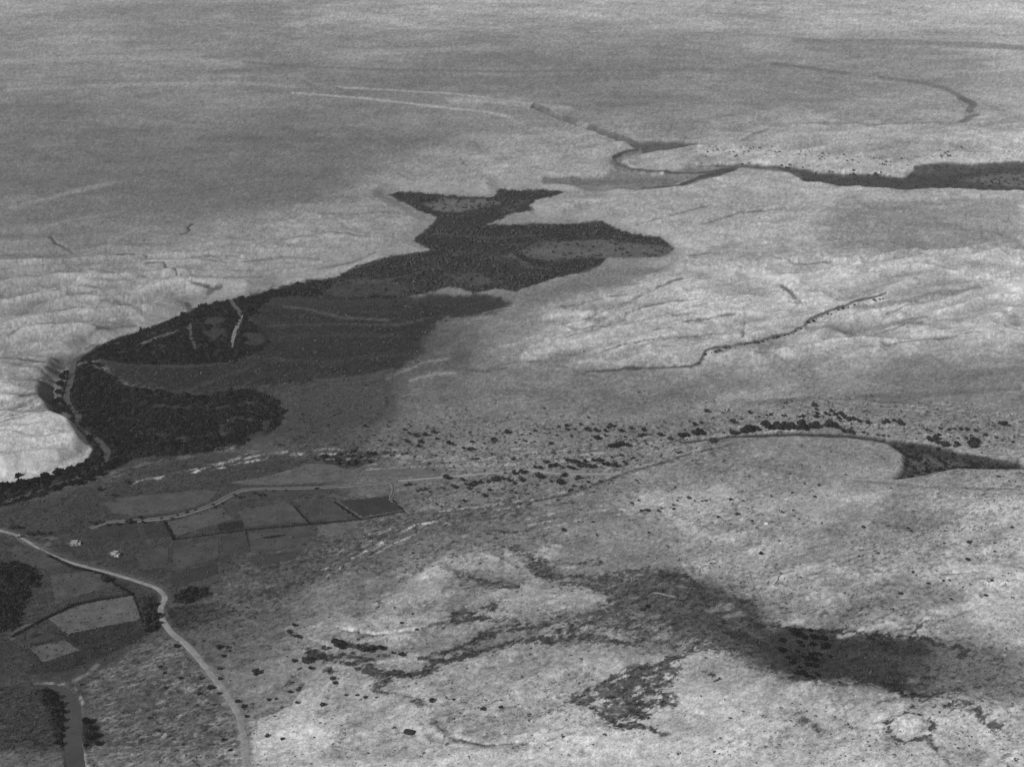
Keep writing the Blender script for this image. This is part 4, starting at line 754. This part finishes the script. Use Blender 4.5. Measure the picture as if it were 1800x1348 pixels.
cluster('shrub', 'few right beside the lower road', 'shrubs beside the road', Q, q, [(65, 845), (100, 875), (118, 938)], 9)
cluster('shrub', 'few in the middle of the scrub patches', 'shrubs between the scrub patches', Q, q, [(1195, 388), (1100, 345), (1170, 288)], 6)
Q = (1330, 1080); q = 8.985
cluster('tree', 'upper black trees inside the dark patch', 'black trees in the dark patch', Q, q, [(600, 345, 110), (725, 395, 95), (665, 460, 70), (710, 510, 85), (900, 400, 85), (1035, 410, 105), (880, 500, 70), (840, 270, 65), (1095, 495, 80), (1060, 545, 90)])
cluster('tree', 'two black trees at the left of the dark patch', 'black trees in the dark patch', Q, q, [(385, 440, 85), (392, 600, 95)])
cluster('tree', 'middle black trees inside the dark patch', 'black trees in the dark patch', Q, q, [(645, 600, 65), (485, 700, 55), (590, 725, 55), (705, 700, 65), (775, 720, 85), (865, 745, 85), (850, 660, 75), (920, 640, 75), (980, 645, 70), (1150, 680, 55)])
cluster('tree', 'lower black trees inside the dark patch', 'black trees in the dark patch', Q, q, [(550, 790, 75), (670, 850, 65), (805, 825, 75), (925, 830, 85), (960, 970, 65), (875, 1015, 75)])
cluster('tree', 'wedge-shaped row at the foot of the dark patch', 'black trees in the dark patch', Q, q, [(605, 945, 60), (650, 945, 70), (690, 935, 65), (720, 910, 60), (735, 960, 65), (775, 985, 60)])
cluster('shrub', 'pair right of the black trees', 'shrubs in the dark scrub', Q, q, [(1310, 1080, 55), (1290, 550, 65)])
Q = (0, 700); q = 2.995
cluster('tree', 'line on the left end of the canal', 'trees along the canal', Q, q, [(500, 668), (525, 660), (565, 675), (620, 672), (678, 660), (695, 658), (740, 640), (752, 660)], 8.5)
cluster('shrub', 'line along the middle of the canal', 'shrubs along the canal', Q, q, [(850, 635), (905, 637), (935, 618), (985, 605), (1030, 590), (1120, 563), (1130, 576), (1170, 555)], 7)
cluster('shrub', 'short row where the canal bends right', 'shrubs along the canal', Q, q, [(1230, 510), (1242, 516), (1265, 525), (1285, 520), (1340, 505), (1365, 515), (1385, 512), (1440, 490)], 6.5)
cluster('shrub', 'few beside the straight stretch of the canal', 'shrubs along the canal', Q, q, [(1505, 487), (1610, 525), (1670, 476), (1660, 480)], 7)
cluster('tree', 'above the grey field, dark and bushy', 'trees by the fields', Q, q, [(670, 452)], 13)
cluster('tree', 'between the pale washes left of the grey field', 'trees by the fields', Q, q, [(600, 520), (525, 490)], 9)
cluster('tree', 'few by the white hut where the road begins', 'trees by the hut', Q, q, [(165, 725), (150, 722), (90, 690), (60, 688), (260, 715), (205, 722)], 8.5)
cluster('tree', 'tip of the pale washes by the thicket', 'trees at the washes', Q, q, [(1660, 328), (1700, 318)], 9)
Q = (0, 950); q = 3.387
cluster('shrub', 'upper few left of the lower road', 'shrubs left of the road', Q, q, [(978, 792), (955, 755), (1075, 822), (1195, 825), (1050, 635), (985, 880), (485, 860)], 8)
cluster('shrub', 'lower few left of the lower road', 'shrubs left of the road', Q, q, [(1250, 880), (1270, 880), (1305, 915), (1185, 918), (1370, 1250), (1330, 1190), (940, 1135), (890, 1060)], 9)
cluster('shrub', 'few hugging the right side of the lower road', 'shrubs right of the road', Q, q, [(1410, 960), (1450, 990), (1310, 825), (1305, 768), (1330, 690), (1305, 640), (1355, 640), (1520, 800)], 9)
cluster('tree', 'in the ditch crook left of the road bend', 'trees by the fields', Q, q, [(625, 250), (650, 240)], 11)
Q = (400, 700); q = 2.995
cluster('tree', 'loose group at the left end of the wadi strip', 'trees on the left wadi strip', Q, q, [(930, 170), (955, 190), (940, 233), (1015, 235), (1005, 260), (990, 205), (1040, 200), (1085, 185), (1100, 220), (1165, 245), (725, 155)], 8)
cluster('tree', 'group in the middle of the upper wadi strip', 'trees on the left wadi strip', Q, q, [(1185, 252), (1240, 268), (1270, 278), (1290, 275), (1285, 235), (1395, 232), (1405, 218), (1470, 188)], 8.5)
cluster('shrub', 'string along the pale wash of the left wadi', 'shrubs on the left wadi strip', Q, q, [(920, 298), (942, 295), (1060, 345), (1170, 340), (1290, 322), (1312, 322), (1390, 293), (1440, 320), (1500, 325), (855, 250), (805, 225), (965, 150), (1515, 237), (1570, 230), (1700, 242)], 6.5)
cluster('tree', 'left half of the open grove under the track', 'trees of the open grove', Q, q, [(1155, 428), (1180, 463), (1197, 475), (1235, 436), (1255, 458), (1280, 466), (1300, 455), (1330, 450), (1270, 482), (1245, 547)], 8.5)
cluster('tree', 'right half of the open grove under the track', 'trees of the open grove', Q, q, [(1370, 446), (1395, 424), (1420, 430), (1400, 442), (1450, 431), (1480, 440), (1520, 402), (1545, 400), (1380, 490), (1350, 520), (1550, 440), (1640, 420)], 8.5)
cluster('shrub', 'scatter between the canal bend and the grove', 'shrubs by the canal bend', Q, q, [(935, 462), (955, 458), (990, 455), (1000, 490), (1020, 486), (1045, 483), (1125, 572), (1100, 560), (1320, 497), (1460, 395)], 7)
Q = (0, 0); q = 1
cluster('tree', 'row on the near river\'s right bank, upper half', 'trees on the river bank', Q, q, [(150, 648), (148, 660), (150, 672), (142, 684), (138, 694), (136, 706), (145, 716), (153, 728), (160, 738), (165, 748), (158, 640), (172, 645)], 10)
cluster('tree', 'row on the near river\'s right bank, lower half', 'trees on the river bank', Q, q, [(172, 757), (182, 764), (195, 772), (205, 784), (210, 798), (203, 812), (190, 824), (176, 836), (158, 846), (138, 852), (215, 775)], 10)
cluster('tree', 'clump between the river and the pale bluff', 'trees under the bluff', Q, q, [(110, 668), (106, 680), (102, 692), (104, 704), (112, 714), (122, 728), (108, 724), (98, 708), (116, 660), (128, 738)], 10)
cluster('tree', 'clump at the foot of the rounded bluff', 'trees under the bluff', Q, q, [(166, 800), (155, 812), (140, 822), (122, 830), (100, 836), (80, 842), (62, 848), (44, 854), (26, 862), (172, 812)], 11)
cluster('tree', 'row along the upper river reach, left side', 'trees on the upper river', Q, q, [(322, 556), (318, 570), (322, 584), (326, 600), (310, 562), (345, 560), (347, 575), (350, 590), (352, 606)], 9)
cluster('tree', 'row along the upper river reach, right side', 'trees on the upper river', Q, q, [(400, 532), (398, 545), (424, 528), (432, 538), (440, 545), (450, 552), (436, 530), (448, 536), (400, 560)], 9)
cluster('tree', 'row left of the bottom-left stream', 'trees on the lower stream', Q, q, [(78, 1216), (90, 1220), (100, 1228), (108, 1240), (112, 1254), (112, 1268), (110, 1282), (108, 1296), (102, 1310)], 9)
cluster('tree', 'clump right of the bottom-left stream', 'trees on the lower stream', Q, q, [(152, 1272), (160, 1284), (168, 1296), (158, 1300), (150, 1312), (172, 1310)], 9)
# the dotted line of small shrubs along the dry gully, mid right
def along(pts, step, jit):
    out = []; carry = 0
    for (a, b) in zip(pts, pts[1:]):
        L = math.hypot(b[0]-a[0], b[1]-a[1]); s = carry
        while s < L: out.append((a[0] + (b[0]-a[0])*s/L + random.uniform(-jit, jit), a[1] + (b[1]-a[1])*s/L + random.uniform(-jit*.5, jit*.5))); s += step*random.uniform(.7, 1.4)
        carry = s - L
    return out
dots = sorted(along(dash_line[3:], 8.0, 2.6))
third = len(dots)//3
for part, seg in (('lower left third', dots[:third]), ('middle third', dots[third:2*third]), ('upper right third', dots[2*third:])):
    for k, (u, v) in enumerate(seg):
        put_plant('shrub', u, v, random.uniform(2.6, 6.6), f'tiny shrub, {ORD[k]} from left in {part} of the dotted line on the gully', 'shrubs dotting the winding gully')

# ---- thicket, scrub and hedges
def clumps(name, spots, wd, ht, cards, mat, label, big=1.0):
    """many small leafy clumps joined; spots (n,3), wd (n,), ht (n,)"""
    n = len(spots); d = RNG.normal(size=(n, cards, 3)); d /= np.linalg.norm(d, axis=2)[..., None]; d[..., 2] = np.abs(d[..., 2])
    r = RNG.uniform(.6, 1.08, (n, cards, 1)); c = spots[:, None, :] + d*r*np.stack([wd/2, wd/2, ht], 1)[:, None, :]
    a = d + RNG.normal(size=d.shape)*.5; a /= np.linalg.norm(a, axis=2)[..., None]
    t1 = np.cross(a, RNG.normal(size=d.shape)); t1 /= np.linalg.norm(t1, axis=2)[..., None]; t2 = np.cross(a, t1)
    s = (wd[:, None, None]*RNG.uniform(.16, .34, (n, cards, 1))*big)
    V = np.stack([c + s*t1, c + s*t2*.8, c - s*t1, c - s*t2*.8], 2).reshape(-1, 3)
    F = np.arange(len(V)).reshape(-1, 4)
    return fast_mesh(name, V, F, mat)
def scatter(prob, n, vlo, vhi, ulo=-60, uhi=1860):
    """random ground points, dense where prob is high; even over the frame"""
    u = RNG.uniform(ulo, uhi, n*6); v = RNG.uniform(vlo, vhi, n*6); fi, fj = idx(u, v)
    p = prob[np.clip(fj.astype(int), 0, NV-1), np.clip(fi.astype(int), 0, NU-1)]
    k = RNG.uniform(0, 1, len(u)) < p; u, v = u[k][:n], v[k][:n]; x, y = to_ground(u, v); return u, v, np.stack([x, y, height(x, y)], 1)
dark = np.clip((44 - tone)/12, 0, 1)
low_field = np.zeros_like(tone)
for pts, s in ((thick_a, 1), (thick_b, 1)):
    W, m = poly_mask(pts, 3, 2.5); low_field[W] = np.maximum(low_field[W], m)
for pts in ([(-200, 990), (20, 990), (55, 1000), (75, 1015), (50, 1060), (30, 1110), (-200, 1130)], [(240, 1050), (282, 1052), (280, 1085), (286, 1108), (262, 1118), (250, 1080)], [(310, 1040), (370, 1035), (365, 1055), (330, 1065), (300, 1062)], [(75, 1218), (104, 1224), (113, 1260), (108, 1300), (96, 1290), (90, 1262), (70, 1225)], [(562, 801), (620, 796), (690, 798), (660, 811), (610, 824), (572, 815)]):
    W, m = poly_mask(pts, 3, 2.5); low_field[W] = np.maximum(low_field[W], m)
for pts, wd in ((river_a[2:-6], 13), (river_b, 34), (river_c[2:6], 9), (river_c[8:], 8)):
    W, m = stroke_mask(pts, wd, 2, .5); low_field[W] *= 1 - m
low_field *= np.clip(dark*.92 + .05, 0, 1)*(1 - sstep((up_full - .02)/.2))
u, v, sp = scatter(low_field, 5200, 500, 1340, -60, 760)
mp = H/np.sin(PITCH + np.arctan((v-674)/FPX))/FPX
wd = mp*np.minimum(4.5 + RNG.exponential(3.2, len(u)), 17); stuff(clumps('thicket', sp, wd, wd*.42, 12, M_thicket, '', 1.35), 'dark riverside thicket of tamarisk-like bushes filling the river bends')
far_field = np.zeros_like(tone)
for pts in (thick_far1, thick_far2):
    W, m = poly_mask(pts, 3, 1, inset=2); far_field[W] = np.maximum(far_field[W], m*np.clip((54 - tone[W])/14, .10, 1))
far_field *= 1 - sstep((up_full - .02)/.2)
Wg, m = poly_mask(gorge_right, 2, 1, z=GZ - 3, inset=1); gz = np.zeros_like(tone); gz[Wg] = m*np.clip(.3 + .8*PATCH[Wg], .1, 1)
u, v, sp = scatter(gz, 420, 275, 335, 1200, 1860); mp = H/np.sin(PITCH + np.arctan((v-674)/FPX))/FPX
wd = mp*RNG.uniform(3, 6, len(u)); stuff(clumps('gorge_thicket', sp, wd, wd*.45, 7, M_far, '', 1.3), 'far dark thicket along the floor of the gorge')
u, v, sp = scatter(far_field, 2600, 325, 530, 480, 1200)
mp = H/np.sin(PITCH + np.arctan((v-674)/FPX))/FPX
wd = mp*RNG.uniform(3.5, 7, len(u)); stuff(clumps('far_thicket', sp, wd, wd*.5, 8, M_far, '', 1.4), 'far dark thicket filling the flood plain between pale bluffs')
avoid = np.ones_like(tone)
for pts, wd_ in ((road_px, 16), (track_px, 8), (canal_px, 12), (river_a, 16), (river_b, 34)):
    W, m = stroke_mask(pts, wd_, 2, .2); avoid[W] *= 1 - m
W, m = poly_mask([(170, 880), (400, 850), (640, 830), (720, 900), (560, 965), (300, 1010), (240, 950)], 6, 1); avoid[W] *= 1 - .55*m
dens = avoid*np.clip(scrub, 0, 1)**1.3*sstep((VV - 600)/200)*.8
u, v, sp = scatter(dens*(.55 + .9*np.clip((95 - tone)/40, 0, 1)), 17000, 600, 1375)
mp = H/np.sin(PITCH + np.arctan((v-674)/FPX))/FPX
wd = mp*np.minimum(1.8 + RNG.exponential(1.3, len(u)), 8); stuff(clumps('scrub', sp, wd, wd*.45, 6, M_scrub, ''), 'low dark scrub dotted over the open ground')
bed = np.zeros_like(tone); W, m = poly_mask(stream_bed, 3, 1.5); bed[W] = m*np.clip(.22 + .9*PATCH[W], .03, 1)
u, v, sp = scatter(bed, 420, 760, 840, 1550, 1830)
wd = RNG.uniform(2.0, 5.5, len(u)); stuff(clumps('valley_scrub', sp, wd, wd*.5, 10, M_thicket, ''), 'dark scrub filling the incised stream valley at right')
flood = np.zeros_like(tone); W, m = poly_mask([(440, 535), (560, 530), (730, 528), (850, 528), (800, 560), (745, 600), (735, 640), (680, 665), (690, 720), (640, 790), (480, 790), (500, 740), (440, 680), (250, 660), (200, 650), (420, 640), (480, 600)], 12, 6); flood[W] = m*np.clip(.25 + 1.3*PATCH[W], .03, 1)
u, v, sp = scatter(flood, 1900, 520, 800, 190, 860)
mp = H/np.sin(PITCH + np.arctan((v-674)/FPX))/FPX
wd = mp*np.minimum(2.2 + RNG.exponential(1.6, len(u)), 8); stuff(clumps('plain_scrub', sp, wd, wd*.42, 8, M_scrub, ''), 'low bushes mottling the dark valley floor')
wash = np.zeros_like(tone)
W, m = poly_mask([(560, 790), (700, 745), (800, 728), (1000, 730), (1200, 738), (1300, 712), (1450, 688), (1600, 698), (1860, 712), (1860, 800), (1640, 768), (1450, 742), (1290, 765), (1150, 800), (1100, 850), (980, 885), (780, 905), (720, 885), (740, 830), (640, 805)], 12, 6); wash[W] = m*np.clip(.35 + 1.1*PATCH[W], .04, 1)
u, v, sp = scatter(wash*avoid, 900, 690, 910, 540, 1850)
mp = H/np.sin(PITCH + np.arctan((v-674)/FPX))/FPX
wd = mp*np.minimum(2.4 + RNG.exponential(1.2, len(u)), 7); stuff(clumps('wash_scrub', sp, wd, wd*.5, 9, M_leaf, ''), 'small bushes scattered along the braided wash')
rim = np.zeros_like(tone); W, m = stroke_mask([(1230, 262), (1300, 262), (1400, 268), (1500, 278), (1590, 285), (1650, 270), (1700, 262)], 22, 8, 3, z=GZ); rim[W] = m
u, v, sp = scatter(rim*.5, 120, 240, 310, 1200, 1800)
mp = H/np.sin(PITCH + np.arctan((v-674)/FPX))/FPX
wd = mp*RNG.uniform(3, 6, len(u)); stuff(clumps('rim_scrub', sp, wd, wd*.45, 8, M_scrub, ''), 'far bushes dotted along the pale rim of the gorge')

def hedge(pts, label, wpx=4.0, gap=1.9):
    wpx *= .78
    s = np.array([plant(*p) for p in along(pts, gap, .7)]); mpx = metres_per_px(np.mean([p[1] for p in pts]))
    c = s.mean(0); wd = mpx*wpx*RNG.uniform(.7, 1.3, len(s)); o = clumps('hedge', s - c, wd, wd*.55, 12, M_thicket, ''); o.location = c
    o['label'] = label; o['category'] = 'hedge'; o['group'] = 'hedges between the fields'
for hp in HEDGES: hedge(*hp)

# ------------------------------------------------------------------ houses, hut, tent, walls
def box_vf(x0, x1, y0, y1, z0, z1):
    V = [(x0, y0, z0), (x1, y0, z0), (x1, y1, z0), (x0, y1, z0), (x0, y0, z1), (x1, y0, z1), (x1, y1, z1), (x0, y1, z1)]
    return V, [(0, 3, 2, 1), (4, 5, 6, 7), (0, 1, 5, 4), (1, 2, 6, 5), (2, 3, 7, 6), (3, 0, 4, 7)]
def boxes(name, lst, mat, parent):
    V, F = [], []
    for b in lst:
        v, f = box_vf(*b); k = len(V); V += v; F += [tuple(q+k for q in g) for g in f]
    o = link_mesh(name, V, F, mat, parent)
    md = o.modifiers.new('bevel', 'BEVEL'); md.width = .05; md.segments = 1; return o
def house(u, v, rz, L, D, hh, label, annex=True):
    x, y, z = plant(u, v); r = thing('house', label, 'house', (x, y, z - .15), rz, 'white farm houses')
    boxes('wall', [(-L/2, L/2, -D/2, D/2, -.3, hh)], M_plaster, r)
    boxes('roof', [(-L/2-.15, L/2+.15, -D/2-.15, D/2+.15, hh, hh+.22)], M_roof, r)
    t = .22; z0, z1 = hh+.22, hh+.62
    boxes('parapet', [(-L/2-.15, L/2+.15, -D/2-.15, -D/2-.15+t, z0, z1), (-L/2-.15, L/2+.15, D/2+.15-t, D/2+.15, z0, z1), (-L/2-.15, -L/2-.15+t, -D/2-.15+t, D/2+.15-t, z0, z1), (L/2+.15-t, L/2+.15, -D/2-.15+t, D/2+.15-t, z0, z1)], M_plaster, r)
    dr = boxes('door', [(-.55, .55, -D/2-.06, -D/2+.1, -.1, 2.05)], M_dark, r)
    for xx in (-L*.32, L*.32):
        f = boxes('window', [(xx-.5, xx+.5, -D/2-.05, -D/2+.1, 1.0, 2.1)], M_dark, r)
        boxes('sill', [(xx-.6, xx+.6, -D/2-.2, -D/2-.002, .9, .998)], M_plaster, f)
    if annex:
        boxes('annex', [(L/2+.002, L/2+2.6, -D/2+.5, D/2-.6, -.3, hh-.7)], M_plaster, r); boxes('annex_roof', [(L/2+.155, L/2+2.7, -D/2+.4, D/2-.5, hh-.7, hh-.5)], M_roof, r)
    return r
house(131, 957, .12, 5.6, 3.8, 3.0, 'small white flat-roofed farmhouse nearer the road\'s beginning, left one of two')
house(202, 976, -.45, 5.0, 4.0, 3.0, 'small white flat-roofed farmhouse on the right, set below the darker fields')
house(33, 945, .3, 2.6, 2.2, 2.4, 'tiny white hut beside the road at the left edge', False)
def tent(u, v, rz):
    x, y, z = plant(u, v); r = thing('tent', 'black oblong tent pitched alone on pale ground near the bottom edge', 'tent', (x, y, z), rz)
    L, D, hh = 8.2, 5.4, 2.5; V, F = [], []; nx, ny = 13, 9
    for j in range(ny):
        for i in range(nx):
            a = (i/(nx-1)-.5)*2; b = (j/(ny-1)-.5)*2; sq = max(0, 1 - abs(b)**1.6)
            end = 1 - abs(a)**5; zz = .35 + (hh-.35)*sq*(.35 + .65*end) + .12*math.cos(a*3*math.pi)*sq
            rx_ = L/2*(1 - .10*abs(b)**3); ry_ = D/2*(1 - .12*abs(a)**3)
            V.append((a*rx_, b*ry_, zz))
    for j in range(ny-1):
        for i in range(nx-1): k = j*nx+i; F.append((k, k+1, k+nx+1, k+nx))
    o = link_mesh('tent_roof', V, F, M_cloth, r, True); md = o.modifiers.new('thick', 'SOLIDIFY'); md.thickness = .06
    n = len(V); V2, F2 = [], []; edge = [i for i in range(nx)] + [j*nx+nx-1 for j in range(1, ny)] + [(ny-1)*nx+i for i in range(nx-2, -1, -1)] + [j*nx for j in range(ny-2, 0, -1)]
    for e in edge: a = V[e]; V2 += [a, (a[0]*1.02, a[1]*1.02, -.1)]
    m = len(edge)
    for k in range(m): F2.append((2*k, 2*k+1, (2*k+3) % (2*m), (2*k+2) % (2*m)))
    link_mesh('side_cloth', V2, F2, M_cloth, r)
    for xx in (-2.2, 0, 2.2):
        v_, f_ = tube((xx, 0, 0), (xx, 0, 2.15), .05, .04); link_mesh('pole', v_, f_, M_bark, r)
    for sx_ in (-1, 1):
        for xx in (-2.6, 0, 2.6):
            v_, f_ = tube((xx, sx_*2.0, .4), (xx*1.15, sx_*3.6, 0), .02, .02, 4); link_mesh('guy_rope', v_, f_, M_bark, r)
tent(720, 1287, -.35)
def rubble_wall(pts, label, wd=.7, ht=.7):
    path = smooth_path(pts, 1.0); c = path.mean(0); cz = float(height(*c)); d = np.gradient(path, axis=0); d /= np.linalg.norm(d, axis=1)[:, None] + 1e-9; nr = np.stack([-d[:, 1], d[:, 0]], 1)
    V, F = [], []; prof = [(-.9, -.1), (-.5, .7), (0, 1), (.5, .7), (.9, -.1)]
    for k, (p, n_) in enumerate(zip(path, nr)):
        e = min(1, k/2, (len(path)-1-k)/2) + .05
        for (a, b) in prof:
            xy = p + n_*a*wd*random.uniform(.75, 1.25); V.append((xy[0]-c[0], xy[1]-c[1], float(height(*xy))-cz + b*ht*e*random.uniform(.6, 1.3) - .05))
    for k in range(len(path)-1):
        for i in range(4): q_ = k*5+i; F.append((q_, q_+1, q_+6, q_+5))
    o = link_mesh('ruined_wall', V, F, M_stone); o.location = (c[0], c[1], cz); o['label'] = label; o['category'] = 'wall'; o['group'] = 'ruined stone walls'
rubble_wall([(1318, 1010), (1321, 1020), (1330, 1026), (1346, 1027), (1352, 1020)], 'low ruined stone wall bent like a hook on the open right-hand slope')
rubble_wall([(1361, 1027), (1367, 1020), (1370, 1012), (1384, 1006), (1398, 1004)], 'low ruined stone wall right beside the hook-shaped one')
rubble_wall([(1111, 1022), (1111, 1014), (1120, 1010), (1132, 1010)], 'pale curved ruined wall inside the upper dark scrub')
rubble_wall([(1138, 1049), (1150, 1042), (1172, 1046), (1190, 1050)], 'pale straight ruined wall inside the dark scrub, lower of the two')
def boulder(u, v, px, label):
    x, y, z = plant(u, v); s = px*metres_per_px(v)/2; bm = bmesh.new(); bmesh.ops.create_icosphere(bm, subdivisions=2, radius=1)
    for vt in bm.verts:
        k = 1 + .25*math.sin(vt.co.x*3.1 + 1)*math.cos(vt.co.y*2.7) + random.uniform(-.08, .08); vt.co = Vector((vt.co.x*k*s*1.2, vt.co.y*k*s, vt.co.z*k*s*.6))
    me = bpy.data.meshes.new('boulder'); bm.to_mesh(me); bm.free(); me.materials.append(M_plaster); me.materials.clear(); me.materials.append(flat_material('white_limestone', .5, .2, .8)); o = bpy.data.objects.new('boulder', me); C.objects.link(o); o.location = (x, y, z + s*.2); o['label'] = label; o['category'] = 'rock'; return o
boulder(1347, 921, 7, 'bright white boulder lying alone on the open right-hand plain')

# ------------------------------------------------------------------ haze over the valley
bm = bmesh.new(); bmesh.ops.create_cube(bm, size=1)
me = bpy.data.meshes.new('haze'); bm.to_mesh(me); bm.free(); hz = bpy.data.objects.new('haze', me); C.objects.link(hz)
zlo = float(hgt.min()) - 1.0; xm = float(np.abs(XX).max()) + 50; ym = float(YY.max()) + 50
hz.scale = (2*xm, ym + 300, 612 - zlo); hz.location = (0, (ym - 300)/2, (612 + zlo)/2); hz['kind'] = 'stuff'; hz['label'] = 'thin pale haze over the valley'
m = bpy.data.materials.new('haze'); m.use_nodes = True; t = m.node_tree; t.nodes.clear(); ov = t.nodes.new('ShaderNodeOutputMaterial'); pv = t.nodes.new('ShaderNodeVolumePrincipled')
pv.inputs['Color'].default_value = (.9, .9, .9, 1); pv.inputs['Density'].default_value = 3.2e-5; pv.inputs['Anisotropy'].default_value = 0.1
t.links.new(pv.outputs[0], ov.inputs['Volume']); me.materials.append(m)
from collections import Counter
print('COUNT', Counter(o.name.split('.')[0] for o in bpy.data.objects if not o.parent), NU, NV, len(ground.data.polygons)*2)
